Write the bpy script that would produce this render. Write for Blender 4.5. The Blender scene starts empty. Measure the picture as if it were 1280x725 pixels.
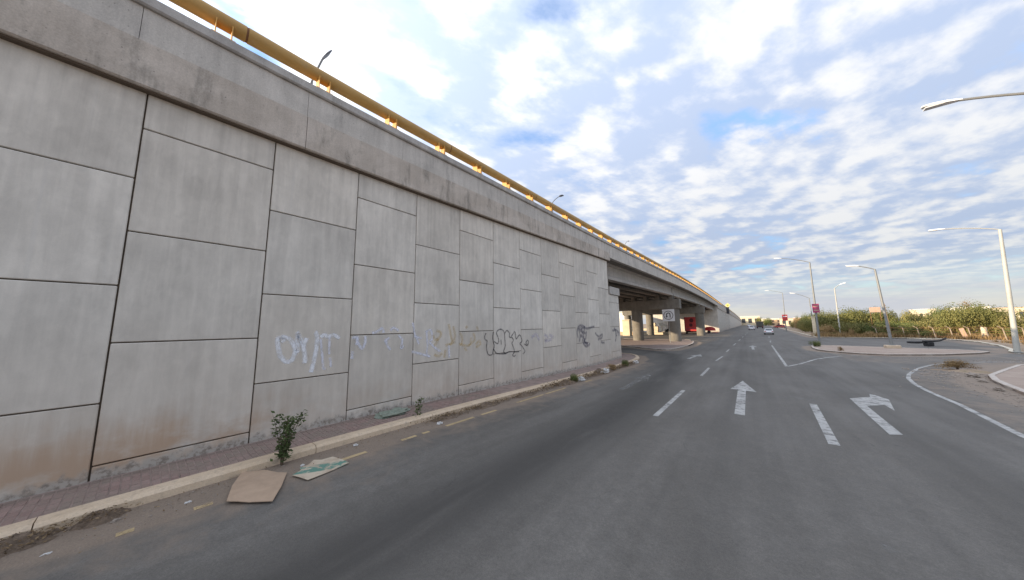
import bpy, bmesh, math, random
from mathutils import Vector, Matrix, Quaternion
from math import radians, sin, cos, pi

S = bpy.context.scene
COL = S.collection
R = random.Random(7)

# ------------------------------------------------------------------ camera, sky, sun, exposure
cam_d = bpy.data.cameras.new('camera')
cam = bpy.data.objects.new('camera', cam_d)
COL.objects.link(cam)
cam_d.sensor_width = 36.0
cam_d.lens = 36.0 * 362.5 / 1280.0
cam_d.clip_start = 0.05
cam_d.clip_end = 12000
RX = Vector((0.7795, 0.0871, 0.6203)).normalized()
RY = Vector((0.62625, -0.08656, -0.7748))
RY = (RY - RX * RY.dot(RX)).normalized()
RZ = RX.cross(RY)
M3 = Matrix((RX, RY, RZ))
cam.matrix_world = Matrix.Translation((0, 0, 2.5)) @ M3.to_4x4()
S.camera = cam

SUN_EL, SUN_AZ = radians(12.5), radians(225)       # low sun behind the camera to the left
SUN_DIR = Vector((sin(SUN_AZ) * cos(SUN_EL), cos(SUN_AZ) * cos(SUN_EL), sin(SUN_EL)))
SKY_STRENGTH = 0.12
CLOUD_GAIN = 1.0

sun_d = bpy.data.lights.new('sun', 'SUN')
sun_d.energy = 5.0
sun_d.angle = radians(0.6)
sun_d.color = (1.0, 0.80, 0.56)
sun = bpy.data.objects.new('sun', sun_d)
COL.objects.link(sun)
sun.rotation_mode = 'QUATERNION'
sun.rotation_quaternion = SUN_DIR.to_track_quat('Z', 'Y')

S.view_settings.view_transform = 'Standard'
S.view_settings.look = 'None'
S.view_settings.exposure = 0.63
S.view_settings.gamma = 1.0


class NT:
    """small helper for node trees"""
    def __init__(self, tree):
        self.t = tree
        tree.nodes.clear()

    def n(self, kind, **kw):
        nd = self.t.nodes.new(kind)
        for k, v in kw.items():
            setattr(nd, k, v)
        return nd

    def put(self, sock, v):
        if v is None:
            return
        if hasattr(v, 'is_output'):
            self.t.links.new(v, sock)
        else:
            if sock.type == 'RGBA' and not hasattr(v, '__len__'):
                v = (v, v, v, 1)
            if sock.type == 'RGBA' and len(v) == 3:
                v = (*v, 1)
            sock.default_value = v

    def m(self, op, a, b=None, c=None, clamp=False):
        nd = self.n('ShaderNodeMath', operation=op, use_clamp=clamp)
        self.put(nd.inputs[0], a); self.put(nd.inputs[1], b); self.put(nd.inputs[2], c)
        return nd.outputs[0]

    def v(self, op, a, b=None, scale=None):
        nd = self.n('ShaderNodeVectorMath', operation=op)
        self.put(nd.inputs[0], a); self.put(nd.inputs[1], b)
        if scale is not None:
            self.put(nd.inputs[3], scale)
        return nd.outputs[1] if op in ('DOT_PRODUCT', 'LENGTH') else nd.outputs[0]

    def mix(self, f, a, b, mode='MIX'):
        nd = self.n('ShaderNodeMix', data_type='RGBA', blend_type=mode)
        self.put(nd.inputs[0], f); self.put(nd.inputs[6], a); self.put(nd.inputs[7], b)
        return nd.outputs[2]

    def step(self, x, lo, hi, a=0.0, b=1.0, smooth=True):
        nd = self.n('ShaderNodeMapRange')
        nd.interpolation_type = 'SMOOTHSTEP' if smooth else 'LINEAR'
        nd.clamp = True
        self.put(nd.inputs[0], x)
        for i, q in enumerate((lo, hi, a, b)):
            self.put(nd.inputs[i + 1], q)
        return nd.outputs[0]

    def noise(self, vec, scale=1.0, detail=4.0, rough=0.5, dist=0.0):
        nd = self.n('ShaderNodeTexNoise')
        self.put(nd.inputs['Vector'], vec)
        nd.inputs['Scale'].default_value = scale
        nd.inputs['Detail'].default_value = detail
        nd.inputs['Roughness'].default_value = rough
        nd.inputs['Distortion'].default_value = dist
        return nd.outputs[0]

    def voro(self, vec, scale, feature='F1'):
        nd = self.n('ShaderNodeTexVoronoi', feature=feature)
        self.put(nd.inputs['Vector'], vec)
        nd.inputs['Scale'].default_value = scale
        return nd

    def pos(self):
        return self.n('ShaderNodeNewGeometry').outputs['Position']

    def sep(self, v):
        nd = self.n('ShaderNodeSeparateXYZ'); self.put(nd.inputs[0], v)
        return nd.outputs

    def comb(self, x, y, z):
        nd = self.n('ShaderNodeCombineXYZ')
        self.put(nd.inputs[0], x); self.put(nd.inputs[1], y); self.put(nd.inputs[2], z)
        return nd.outputs[0]

    def attr(self, name):
        return self.n('ShaderNodeAttribute', attribute_name=name).outputs['Fac']

    def rnd(self):
        return self.n('ShaderNodeObjectInfo').outputs['Random']

    def bump(self, h, strength=0.3, dist=0.02):
        nd = self.n('ShaderNodeBump')
        nd.inputs['Strength'].default_value = strength
        nd.inputs['Distance'].default_value = dist
        self.put(nd.inputs['Height'], h)
        return nd.outputs[0]

    def finish(self, color, rough=0.8, metal=0.0, normal=None, spec=0.4, alpha=None, coat=None):
        b = self.n('ShaderNodeBsdfPrincipled')
        self.put(b.inputs['Base Color'], color)
        self.put(b.inputs['Roughness'], rough)
        self.put(b.inputs['Metallic'], metal)
        self.put(b.inputs['Specular IOR Level'], spec)
        if coat:
            self.put(b.inputs['Coat Weight'], coat)
        if normal is not None:
            self.put(b.inputs['Normal'], normal)
        if alpha is not None:
            self.put(b.inputs['Alpha'], alpha)
        o = self.n('ShaderNodeOutputMaterial')
        self.t.links.new(b.outputs[0], o.inputs[0])
        return b


# world: physical sky with a procedural layer of altocumulus, the same all the way round
world = bpy.data.worlds.new('World')
S.world = world
world.use_nodes = True
w = NT(world.node_tree)
def noise2(vec, *a):
    o = w.noise(vec, *a)
    o.node.noise_dimensions = '2D'
    return o
sky = w.n('ShaderNodeTexSky', sky_type='NISHITA')
sky.sun_disc = False
sky.sun_elevation = SUN_EL
sky.sun_rotation = SUN_AZ
sky.air_density = 1.0
sky.dust_density = 1.2
sky.ozone_density = 2.0
d = w.v('NORMALIZE', w.n('ShaderNodeTexCoord').outputs['Generated'])
dx_, dy_, dz_ = w.sep(d)
zc = w.m('MAXIMUM', dz_, 0.0)
k = w.m('DIVIDE', 1.0, w.m('ADD', zc, 0.10))
u0 = w.m('MULTIPLY', dx_, k)
v0 = w.m('MULTIPLY', dy_, k)
# rotate into a frame whose first axis follows the cloud streets, and stretch along it
ca, sa = cos(radians(58)), sin(radians(58))
us = w.m('ADD', w.m('MULTIPLY', u0, ca), w.m('MULTIPLY', v0, sa))
vs = w.m('SUBTRACT', w.m('MULTIPLY', v0, ca), w.m('MULTIPLY', u0, sa))
pv = w.comb(w.m('MULTIPLY', us, 0.64), vs, 0.0)
big = noise2(w.v('ADD', pv, (3.1, 7.7, 0.0)), 0.60, 3, 0.5)
warp = w.n('ShaderNodeTexNoise', noise_dimensions='2D'); w.put(warp.inputs['Vector'], pv); warp.inputs['Scale'].default_value = 2.2; warp.inputs['Detail'].default_value = 5; warp.inputs['Roughness'].default_value = 0.6
pw = w.v('ADD', pv, w.v('SCALE', w.v('SUBTRACT', warp.outputs[1], (0.5, 0.5, 0.5)), scale=0.34))
def puffs(p, sc):
    nd = w.n('ShaderNodeTexVoronoi', feature='SMOOTH_F1', voronoi_dimensions='2D'); w.put(nd.inputs['Vector'], p)
    nd.inputs['Scale'].default_value = sc; nd.inputs['Smoothness'].default_value = 0.75
    return w.m('SUBTRACT', 0.95, nd.outputs['Distance'])
def dens(off):
    p = w.v('ADD', pw, off)
    a = puffs(p, 2.7)
    a2 = puffs(w.v('ADD', p, (5.0, 2.0, 0)), 6.0)
    b = noise2(w.v('ADD', pv, w.v('ADD', off, (11.0, 4.0, 0))), 5.5, 6, 0.60, 0.0)
    q = noise2(w.v('ADD', pv, off), 1.5, 3, 0.5, 0.0)
    return w.m('ADD', w.m('ADD', w.m('MULTIPLY', a, 0.30), w.m('MULTIPLY', a2, 0.16)), w.m('ADD', w.m('MULTIPLY', b, 0.27), w.m('MULTIPLY', q, 0.30)))
d0 = dens((0.0, 0.0, 0.0))
d1 = dens((-0.055, 0.010, 0.0))        # a step towards the sun
cover = w.step(w.m('ADD', d0, w.m('MULTIPLY', w.m('SUBTRACT', big, 0.5), 0.42)), 0.30, 0.47)
lit = w.m('ADD', 0.42, w.m('MULTIPLY', w.m('SUBTRACT', d0, d1), 4.6))
lit = w.m('ADD', lit, w.m('MULTIPLY', w.m('SUBTRACT', d0, 0.56), 2.1))
lit = w.m('ADD', lit, w.m('MULTIPLY', w.m('SUBTRACT', big, 0.5), -0.7))
lit = w.step(lit, 0.0, 1.0)
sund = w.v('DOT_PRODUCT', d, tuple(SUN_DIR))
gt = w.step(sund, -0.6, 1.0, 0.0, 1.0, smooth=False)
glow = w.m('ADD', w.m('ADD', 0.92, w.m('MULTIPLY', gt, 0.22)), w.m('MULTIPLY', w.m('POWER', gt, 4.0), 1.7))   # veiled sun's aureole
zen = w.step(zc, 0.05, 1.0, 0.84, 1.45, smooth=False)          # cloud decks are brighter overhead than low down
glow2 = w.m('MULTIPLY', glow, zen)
ccol = w.mix(lit, (0.368, 0.428, 0.555), (0.655, 0.648, 0.64))
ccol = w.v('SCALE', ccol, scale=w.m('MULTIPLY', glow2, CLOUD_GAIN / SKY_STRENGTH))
skyc = w.v('MULTIPLY', sky.outputs[0], (1.9, 2.1, 2.4))
skyc = w.v('SCALE', skyc, scale=w.step(zc, 0.1, 0.65, 0.45, 1.15))
body = w.mix(w.m('MULTIPLY', cover, 0.93), skyc, ccol)
# towards the horizon the layer thins into pale greenish cream air
hz = w.step(zc, 0.015, 0.15)
hcol = w.mix(w.step(zc, 0.0, 0.10), (0.53, 0.50, 0.445), (0.50, 0.575, 0.585))
strk = noise2(w.comb(w.m('MULTIPLY', us, 0.22), w.m('MULTIPLY', vs, 0.3), 0.0), 1.6, 4, 0.5)
hcol = w.mix(w.step(strk, 0.40, 0.66), hcol, (0.44, 0.455, 0.49))
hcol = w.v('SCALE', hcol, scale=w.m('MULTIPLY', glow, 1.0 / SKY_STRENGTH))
body = w.mix(hz, hcol, body)
bg = w.n('ShaderNodeBackground')
w.put(bg.inputs[0], body)
bg.inputs[1].default_value = SKY_STRENGTH
wo = w.n('ShaderNodeOutputWorld')
world.node_tree.links.new(bg.outputs[0], wo.inputs[0])

# ------------------------------------------------------------------ object helpers
WL = {}                                             # world location of objects while building


class MB:
    def __init__(self):
        self.v = []; self.f = []; self.mi = []; self.cur = 0

    def add(self, vs, fs):
        o = len(self.v)
        self.v += [tuple(p) for p in vs]
        for f in fs:
            self.f.append(tuple(i + o for i in f)); self.mi.append(self.cur)
        return self

    def box(self, c, s, rz=0.0, tilt=None, taper=1.0):
        hx, hy, hz_ = s[0] / 2, s[1] / 2, s[2] / 2
        m = Matrix.Rotation(rz, 3, 'Z')
        if tilt is not None:
            m = tilt @ m
        vs = []
        for z, t in ((-hz_, 1.0), (hz_, taper)):
            for x, y in ((-hx, -hy), (hx, -hy), (hx, hy), (-hx, hy)):
                vs.append(Vector(c) + m @ Vector((x * t, y * t, z)))
        return self.add(vs, [(3, 2, 1, 0), (4, 5, 6, 7), (0, 1, 5, 4), (1, 2, 6, 5), (2, 3, 7, 6), (3, 0, 4, 7)])

    def bevbox(self, c, s, b=0.02, rz=0.0, tilt=None):
        """box with chamfered edges"""
        bm = bmesh.new()
        bmesh.ops.create_cube(bm, size=1.0)
        for vv in bm.verts:
            vv.co = Vector((vv.co.x * s[0], vv.co.y * s[1], vv.co.z * s[2]))
        bmesh.ops.bevel(bm, geom=list(bm.edges), offset=b, segments=1, affect='EDGES')
        m = Matrix.Rotation(rz, 3, 'Z')
        if tilt is not None:
            m = tilt @ m
        vs = [Vector(c) + m @ vv.co for vv in bm.verts]
        bm.verts.index_update()
        fs = [tuple(x.index for x in f.verts) for f in bm.faces]
        bm.free()
        return self.add(vs, fs)

    def tube(self, pts, rad, n=10, caps=True):
        pts = [Vector(p) for p in pts]
        if not hasattr(rad, '__len__'):
            rad = [rad] * len(pts)
        vs = []; fs = []
        prev = None
        for i, p in enumerate(pts):
            t = (pts[min(i + 1, len(pts) - 1)] - pts[max(i - 1, 0)]).normalized()
            if prev is None:
                a = Vector((0, 0, 1)) if abs(t.z) < 0.9 else Vector((1, 0, 0))
                x = t.cross(a).normalized()
            else:
                x = (prev - t * prev.dot(t)).normalized()
            prev = x
            y = t.cross(x)
            for j in range(n):
                an = 2 * pi * j / n
                vs.append(p + (x * cos(an) + y * sin(an)) * rad[i])
        for i in range(len(pts) - 1):
            for j in range(n):
                a = i * n + j; b = i * n + (j + 1) % n
                fs.append((a, b, b + n, a + n))
        if caps:
            fs.append(tuple(range(n - 1, -1, -1)))
            fs.append(tuple((len(pts) - 1) * n + j for j in range(n)))
        return self.add(vs, fs)

    def loft(self, rings, cap=True):
        """rings: equal-length lists of points"""
        n = len(rings[0]); vs = [p for r in rings for p in r]; fs = []
        for i in range(len(rings) - 1):
            for j in range(n):
                a = i * n + j; b = i * n + (j + 1) % n
                fs.append((a, b, b + n, a + n))
        if cap:
            fs.append(tuple(range(n - 1, -1, -1)))
            fs.append(tuple((len(rings) - 1) * n + j for j in range(n)))
        return self.add(vs, fs)

    def build(self, name, mat, parent=None, smooth=False, loc=None, attrs=None):
        me = bpy.data.meshes.new(name)
        base = Vector(loc) if loc is not None else (WL[parent.name] if parent is not None else Vector((0, 0, 0)))
        me.from_pydata([tuple(Vector(p) - base) for p in self.v], [], self.f)
        mats = mat if isinstance(mat, (list, tuple)) else [mat]
        for m_ in mats:
            me.materials.append(m_)
        if len(mats) > 1:
            me.polygons.foreach_set('material_index', self.mi)
        bm = bmesh.new(); bm.from_mesh(me)
        bmesh.ops.recalc_face_normals(bm, faces=list(bm.faces))
        bm.to_mesh(me); bm.free()
        if attrs:
            for an, av in attrs.items():
                at = me.attributes.new(an, 'FLOAT', 'POINT')
                at.data.foreach_set('value', av)
        if smooth:
            me.polygons.foreach_set('use_smooth', [True] * len(me.polygons))
            try:
                me.set_sharp_from_angle(angle=radians(40))
            except Exception:
                pass
        o = bpy.data.objects.new(name, me)
        COL.objects.link(o)
        if parent is not None:
            o.parent = parent
            o.location = base - WL[parent.name]
        else:
            o.location = base
        WL[o.name] = base
        return o


def thing(name, label, cat, loc=(0, 0, 0), group=None):
    o = bpy.data.objects.new(name, None)
    o.empty_display_size = 0.2
    COL.objects.link(o)
    o.location = loc
    WL[o.name] = Vector(loc)
    o['label'] = label; o['category'] = cat
    if group:
        o['group'] = group
    return o


def tag(o, label=None, cat=None, group=None, kind=None):
    if label: o['label'] = label
    if cat: o['category'] = cat
    if group: o['group'] = group
    if kind: o['kind'] = kind
    return o


def kids(o):
    return [c for c in o.children]


def dup(root, loc, rz=0.0, scale=1.0, label=None):
    r = root.copy(); COL.objects.link(r)
    r.location = loc; r.rotation_euler = (0, 0, rz)
    r.scale = (scale, scale, scale) if not hasattr(scale, '__len__') else scale
    if label: r['label'] = label
    for ch in kids(root):
        c = ch.copy(); COL.objects.link(c); c.parent = r
        for g in kids(ch):
            e = g.copy(); COL.objects.link(e); e.parent = c
    return r


def lerp(tab, y):
    if y <= tab[0][0]: return tab[0][1]
    for (a, p), (b, q) in zip(tab, tab[1:]):
        if y <= b:
            t = (y - a) / (b - a)
            return p + (q - p) * t
    return tab[-1][1]


def smooth_tab(tab, y, hw=4.0):
    return sum(lerp(tab, y + hw * t) for t in (-1, -.5, 0, .5, 1)) / 5


def zr(y):                                           # road level: falls gently away from the camera
    s = min(max(y / 24.0, 0), 1)
    return -0.15 - 0.45 * s * s * (3 - 2 * s)


def shift(y):                                        # the overpass bears slightly right
    return 0 if y < 26 else (0.0163 * (y - 26) if y < 121 else 1.5485 + 0.0121 * (y - 121))


TT = [(-14, 9.84), (0, 9.84), (5, 9.92), (11, 10.08), (16, 10.16), (21, 10.27), (28.5, 10.42), (40, 10.62), (56, 10.88),
      (75, 10.95), (95, 10.83), (118, 10.45), (153, 10.0), (194, 9.6), (270, 8.6), (378, 6.2), (490, 2.5), (520, 1.6)]
CC = [(-14, 7.2), (0, 7.2), (4, 7.25), (11.5, 7.46), (24.6, 7.95)]
def top(y): return smooth_tab(TT, y, 3 if y < 60 else 12)
def cop(y): return smooth_tab(CC, y, 2)


def steps(a, b, h):
    n = max(1, int(math.ceil((b - a) / h)))
    return [a + (b - a) * i / n for i in range(n + 1)]


def slab(mb, poly, h, depth=0.4, follow=True):
    """a raised sheet over polygon poly whose top follows the road profile plus h, with skirts"""
    bm = bmesh.new()
    vs = [bm.verts.new((x, y, 0)) for x, y in poly]
    bm.faces.new(vs)
    lo = min(p[1] for p in poly); hi = max(p[1] for p in poly)
    yy = math.floor(lo)
    cuts = [c for c in [-2 + i for i in range(28)] if lo < c < hi]
    for c in cuts:
        bmesh.ops.bisect_plane(bm, geom=list(bm.verts) + list(bm.edges) + list(bm.faces), plane_co=(0, c, 0), plane_no=(0, 1, 0))
    bmesh.ops.triangulate(bm, faces=list(bm.faces))
    bm.verts.index_update()
    top_v = [(v_.co.x, v_.co.y, zr(v_.co.y) + h) for v_ in bm.verts]
    fs = [tuple(v_.index for v_ in f.verts) for f in bm.faces]
    edges = [(e.verts[0].index, e.verts[1].index) for e in bm.edges if len(e.link_faces) == 1]
    bm.free()
    mb.add(top_v, fs)
    for a, b in edges:
        A, B = top_v[a], top_v[b]
        mb.add([A, B, (B[0], B[1], B[2] - depth), (A[0], A[1], A[2] - depth)], [(0, 1, 2, 3)])
    return mb


def densify(pts, h):
    out = []
    for a, b in zip(pts, pts[1:]):
        L = math.dist(a, b); n = max(1, int(math.ceil(L / h)))
        for i in range(n):
            out.append(tuple(p + (q - p) * i / n for p, q in zip(a, b)))
    out.append(tuple(pts[-1]))
    return out


def offset_line(pts, off):
    out = []
    for i, p in enumerate(pts):
        a = Vector(pts[max(i - 1, 0)][:2]); b = Vector(pts[min(i + 1, len(pts) - 1)][:2])
        t = (b - a).normalized()
        out.append((p[0] - t.y * off, p[1] + t.x * off))
    return out


def kerb_mb(pts, width, h, side=1, base=-0.25, cham=0.035):
    """kerb stone run along pts; side=+1 puts the body left of the path"""
    pts = densify(pts, 0.8)
    a = pts; b = offset_line(pts, side * width); c1 = offset_line(pts, side * cham)
    mb = MB()
    rings = []
    for p, q, c in zip(a, b, c1):
        z = zr(p[1])
        rings.append([(p[0], p[1], z + base), (p[0], p[1], z + h - cham), (c[0], c[1], z + h), (q[0], q[1], z + h), (q[0], q[1], z + base)])
    mb.loft(rings)
    return mb


def strip(mb, pts, width, dz=0.006, wob=0.0):
    """painted line on the road"""
    pts = densify(pts, 0.6)
    l = offset_line(pts, width / 2); r = offset_line(pts, -width / 2)
    vs = []; fs = []
    for i, (p, q) in enumerate(zip(l, r)):
        vs += [(p[0], p[1], zr(p[1]) + dz), (q[0], q[1], zr(q[1]) + dz)]
        if i:
            fs.append((2 * i - 2, 2 * i - 1, 2 * i + 1, 2 * i))
    return mb.add(vs, fs)


def flat_poly(mb, poly, dz=0.006):
    bm = bmesh.new()
    bm.faces.new([bm.verts.new((x, y, 0)) for x, y in poly])
    lo = min(p[1] for p in poly); hi = max(p[1] for p in poly)
    c = math.floor(lo * 2) / 2
    while c < hi:
        if c > lo:
            bmesh.ops.bisect_plane(bm, geom=list(bm.verts) + list(bm.edges) + list(bm.faces), plane_co=(0, c, 0), plane_no=(0, 1, 0))
        c += 0.5
    bmesh.ops.triangulate(bm, faces=list(bm.faces))
    bm.verts.index_update()
    mb.add([(v_.co.x, v_.co.y, zr(v_.co.y) + dz) for v_ in bm.verts], [tuple(v_.index for v_ in f.verts) for f in bm.faces])
    bm.free()
    return mb


# ------------------------------------------------------------------ materials
def mat(name):
    m = bpy.data.materials.new(name)
    m.use_nodes = True
    return m, NT(m.node_tree)


def plain(name, col, rough=0.7, metal=0.0, var=0.12, scale=3.0, bump=0.0, spec=0.4, dirt=None, coat=None):
    m, n = mat(name)
    p = n.n('ShaderNodeTexCoord').outputs['Object']
    a = n.noise(p, scale, 5, 0.6)
    f = n.step(a, 0.3, 0.7, 1.0 - var, 1.0 + var, smooth=False)
    c = n.v('SCALE', (*col,), scale=f)
    if dirt:
        b = n.noise(p, scale * 0.6, 6, 0.65)
        c = n.mix(n.step(b, 0.5, 0.72, 0, 0.75), c, dirt)
    nm = n.bump(n.noise(p, scale * 8, 4, 0.6), bump, 0.02) if bump else None
    n.finish(c, rough, metal, nm, spec, coat=coat)
    return m


MAT = {}

# precast wall panels
m, n = mat('precast_panel'); MAT['panel'] = m
P = n.pos(); px, py, pz = n.sep(P)
rnd = n.rnd()
rv = n.comb(n.m('MULTIPLY', rnd, 37.0), n.m('MULTIPLY', rnd, 19.0), n.m('MULTIPLY', rnd, 7.0))
PP = n.v('ADD', P, rv)
st = n.noise(n.v('MULTIPLY', PP, (3.0, 5.5, 0.42)), 1.0, 6, 0.6, 0.3)          # vertical rain streaks
cl = n.noise(PP, 0.9, 5, 0.6)
mo = n.noise(n.v('MULTIPLY', PP, (2.0, 2.0, 1.2)), 2.6, 5, 0.62, 0.5)
fine = n.noise(PP, 60.0, 3, 0.6)
base = n.mix(rnd, (0.60, 0.568, 0.512), (0.625, 0.582, 0.515))
base = n.v('SCALE', base, scale=n.step(n.m('FRACT', n.m('MULTIPLY', rnd, 13.7)), 0, 1, 0.90, 1.08, smooth=False))
f = n.m('ADD', n.m('MULTIPLY', n.step(st, 0.3, 0.72, 0, 1), 0.17), n.m('MULTIPLY', n.step(cl, 0.3, 0.7, 0, 1), 0.17))
f = n.m('ADD', f, n.m('MULTIPLY', n.step(mo, 0.35, 0.7, 0, 1), 0.09))
f = n.m('ADD', n.m('ADD', f, n.m('MULTIPLY', n.m('SUBTRACT', fine, 0.5), 0.12)), 0.80)
base = n.v('SCALE', base, scale=f)
wl = n.step(n.noise(n.v('MULTIPLY', PP, (1.0, 11.0, 0.30)), 1.0, 3, 0.5), 0.62, 0.75, 0, 0.20)
base = n.mix(wl, base, (0.60, 0.58, 0.55))                                      # pale lime runs
# earth splashed up from the pavement: rusty low down, strongest by the near end of the wall
hgt = n.m('ADD', n.m('SUBTRACT', pz, n.step(py, 0, 24, 0.0, -0.42)), n.m('MULTIPLY', n.m('SUBTRACT', st, 0.5), 1.0))
near = n.step(py, 0.9, 3.2, 1.0, 0.30)
rust = n.m('MULTIPLY', n.step(hgt, 0.25, 1.25, 1.0, 0.0), near)
rn = n.noise(n.v('MULTIPLY', P, (1, 0.8, 1.3)), 1.3, 5, 0.65)
rust = n.m('MULTIPLY', rust, n.step(rn, 0.28, 0.6))
base = n.mix(n.m('MULTIPLY', rust, 0.88), base, (0.40, 0.235, 0.125))
run = n.m('MULTIPLY', n.step(n.noise(n.v('MULTIPLY', P, (1.0, 5.0, 0.16)), 1.0, 4, 0.6), 0.52, 0.72), n.step(pz, 4.2, 7.4, 0.0, 0.30))
base = n.mix(run, base, (0.33, 0.31, 0.28))
warm = n.step(pz, 1.0, 3.4, 0.35, 0.0)
base = n.mix(warm, base, (0.50, 0.435, 0.365))
foot = n.m('MULTIPLY', n.step(n.m('ADD', n.m('ADD', pz, n.step(py, 0, 24, 0.0, 0.42)), n.m('MULTIPLY', n.m('SUBTRACT', mo, 0.5), 0.55)), 0.02, 0.20, 1, 0), 0.85)
base = n.mix(foot, base, (0.40, 0.37, 0.33))
foot2 = n.m('MULTIPLY', foot, n.step(n.noise(P, 9.0, 4, 0.7), 0.45, 0.62))
base = n.mix(foot2, base, (0.20, 0.165, 0.135))
hb = n.m('ADD', n.m('MULTIPLY', st, 0.4), n.m('ADD', n.m('MULTIPLY', fine, 0.12), n.m('MULTIPLY', mo, 0.35)))
n.finish(base, 0.88, 0, n.bump(hb, 0.35, 0.012), 0.3)

# cast-in-place concrete of copings, parapets, deck
def cast(name, c1, c2, dark, amt):
    m, n = mat(name)
    P = n.pos()
    a = n.noise(n.v('MULTIPLY', P, (0.8, 0.55, 1.0)), 1.1, 6, 0.62, 0.4)
    b = n.noise(n.v('MULTIPLY', P, (1.4, 1.6, 0.5)), 1.5, 6, 0.66, 0.2)
    s = n.noise(n.v('MULTIPLY', P, (2, 5.0, 0.35)), 1.0, 5, 0.6)
    fi = n.noise(P, 42.0, 4, 0.65)
    c = n.mix(n.step(a, 0.35, 0.66), c1, c2)
    c = n.mix(n.m('MULTIPLY', n.step(b, 0.50, 0.70), amt), c, dark)
    c = n.v('SCALE', c, scale=n.step(s, 0.25, 0.75, 0.86, 1.12, smooth=False))
    c = n.v('SCALE', c, scale=n.step(fi, 0.25, 0.75, 0.84, 1.16, smooth=False))
    pit = n.voro(P, 9.0).outputs['Distance']
    c = n.mix(n.m('MULTIPLY', n.step(pit, 0.06, 0.13, 1, 0), n.step(b, 0.42, 0.55, 0, 0.7)), c, (0.14, 0.13, 0.12))
    h = n.m('ADD', n.m('MULTIPLY', fi, 0.4), n.m('MULTIPLY', b, 0.6))
    n.finish(c, 0.92, 0, n.bump(h, 0.45, 0.012), 0.25)
    return m
MAT['coping'] = cast('coping_concrete', (0.45, 0.40, 0.345), (0.56, 0.505, 0.445), (0.255, 0.235, 0.205), 0.8)
MAT['parapet'] = cast('parapet_concrete', (0.49, 0.465, 0.425), (0.565, 0.535, 0.49), (0.32, 0.305, 0.285), 0.5)
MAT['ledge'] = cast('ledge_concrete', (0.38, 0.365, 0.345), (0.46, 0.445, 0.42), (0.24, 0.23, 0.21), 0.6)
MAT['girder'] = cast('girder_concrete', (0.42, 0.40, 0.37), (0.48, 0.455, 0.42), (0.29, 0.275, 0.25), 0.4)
MAT['soffit'] = cast('soffit_concrete_shaded', (0.19, 0.175, 0.155), (0.24, 0.22, 0.195), (0.14, 0.13, 0.115), 0.5)  # shaded copy of the girder concrete: underside gloom put into the colour
MAT['pier'] = cast('pier_concrete_shaded', (0.175, 0.162, 0.14), (0.215, 0.20, 0.175), (0.12, 0.11, 0.095), 0.55)  # colour darkened to carry the shade beneath the deck
MAT['joint'] = plain('joint_filler', (0.13, 0.10, 0.075), 0.95)

# asphalt
m, n = mat('asphalt'); MAT['asphalt'] = m
P = n.pos(); px, py, pz = n.sep(P)
ag = n.voro(P, 130.0).outputs['Distance']
fi = n.noise(P, 95.0, 3, 0.7)
md = n.noise(P, 4.5, 6, 0.68)
bg_ = n.noise(n.v('MULTIPLY', P, (1.0, 0.35, 1.0)), 0.42, 5, 0.6, 0.4)
lane = n.noise(n.v('MULTIPLY', P, (2.6, 0.05, 1.0)), 1.0, 3, 0.5)
c = n.mix(n.step(bg_, 0.3, 0.7), (0.112, 0.103, 0.091), (0.150, 0.140, 0.126))
c = n.v('SCALE', c, scale=n.step(lane, 0.3, 0.7, 0.90, 1.10, smooth=False))
c = n.v('SCALE', c, scale=n.step(md, 0.28, 0.72, 0.84, 1.14, smooth=False))
c = n.v('SCALE', c, scale=n.step(fi, 0.25, 0.75, 0.74, 1.26, smooth=False))
g2 = n.noise(P, 26.0, 6, 0.82)
c = n.v('SCALE', c, scale=n.step(g2, 0.30, 0.70, 0.80, 1.20, smooth=False))
sp = n.step(n.voro(n.v('ADD', P, (5, 3, 0)), 48.0).outputs['Distance'], 0.05, 0.16, 0.5, 0)
c = n.mix(n.m('MULTIPLY', sp, n.step(md, 0.45, 0.6)), c, (0.30, 0.29, 0.27))
tr = n.m('MULTIPLY', n.attr('track'), n.step(n.noise(n.v('MULTIPLY', P, (1.6, 0.25, 1)), 1.2, 5, 0.6), 0.22, 0.55, 0.55, 1.0))
c = n.mix(n.m('MULTIPLY', tr, 0.82), c, (0.050, 0.047, 0.043))
wn = n.n('ShaderNodeTexNoise'); n.put(wn.inputs['Vector'], P); wn.inputs['Scale'].default_value = 1.6; wn.inputs['Detail'].default_value = 5
pc = n.v('ADD', n.v('MULTIPLY', P, (1.0, 0.55, 0.0)), n.v('SCALE', n.v('SUBTRACT', wn.outputs[1], (0.5, 0.5, 0.5)), scale=0.9))
ce = n.voro(pc, 0.42, 'DISTANCE_TO_EDGE').outputs['Distance']
crk = n.m('MULTIPLY', n.step(ce, 0.002, 0.007, 1, 0), n.step(n.noise(P, 0.5, 3, 0.5), 0.54, 0.66))
c = n.mix(n.m('MULTIPLY', crk, 0.30), c, (0.045, 0.043, 0.04))
oil = n.step(n.noise(n.v('ADD', P, (40, 9, 0)), 1.1, 4, 0.6), 0.70, 0.78, 0, 0.25)
c = n.mix(oil, c, (0.06, 0.057, 0.053))
du = n.attr('dust')
dn = n.noise(P, 1.6, 7, 0.68, 0.4)
dm = n.step(n.m('ADD', du, n.m('MULTIPLY', n.m('SUBTRACT', dn, 0.5), 0.85)), 0.20, 0.62)
dcol = n.mix(n.noise(P, 3.0, 5, 0.6), (0.205, 0.160, 0.122), (0.29, 0.228, 0.175))
dcol = n.v('SCALE', dcol, scale=n.step(n.noise(P, 55, 4, 0.7), 0.25, 0.75, 0.72, 1.28, smooth=False))
c = n.mix(n.m('MULTIPLY', dm, 0.92), c, dcol)
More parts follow.
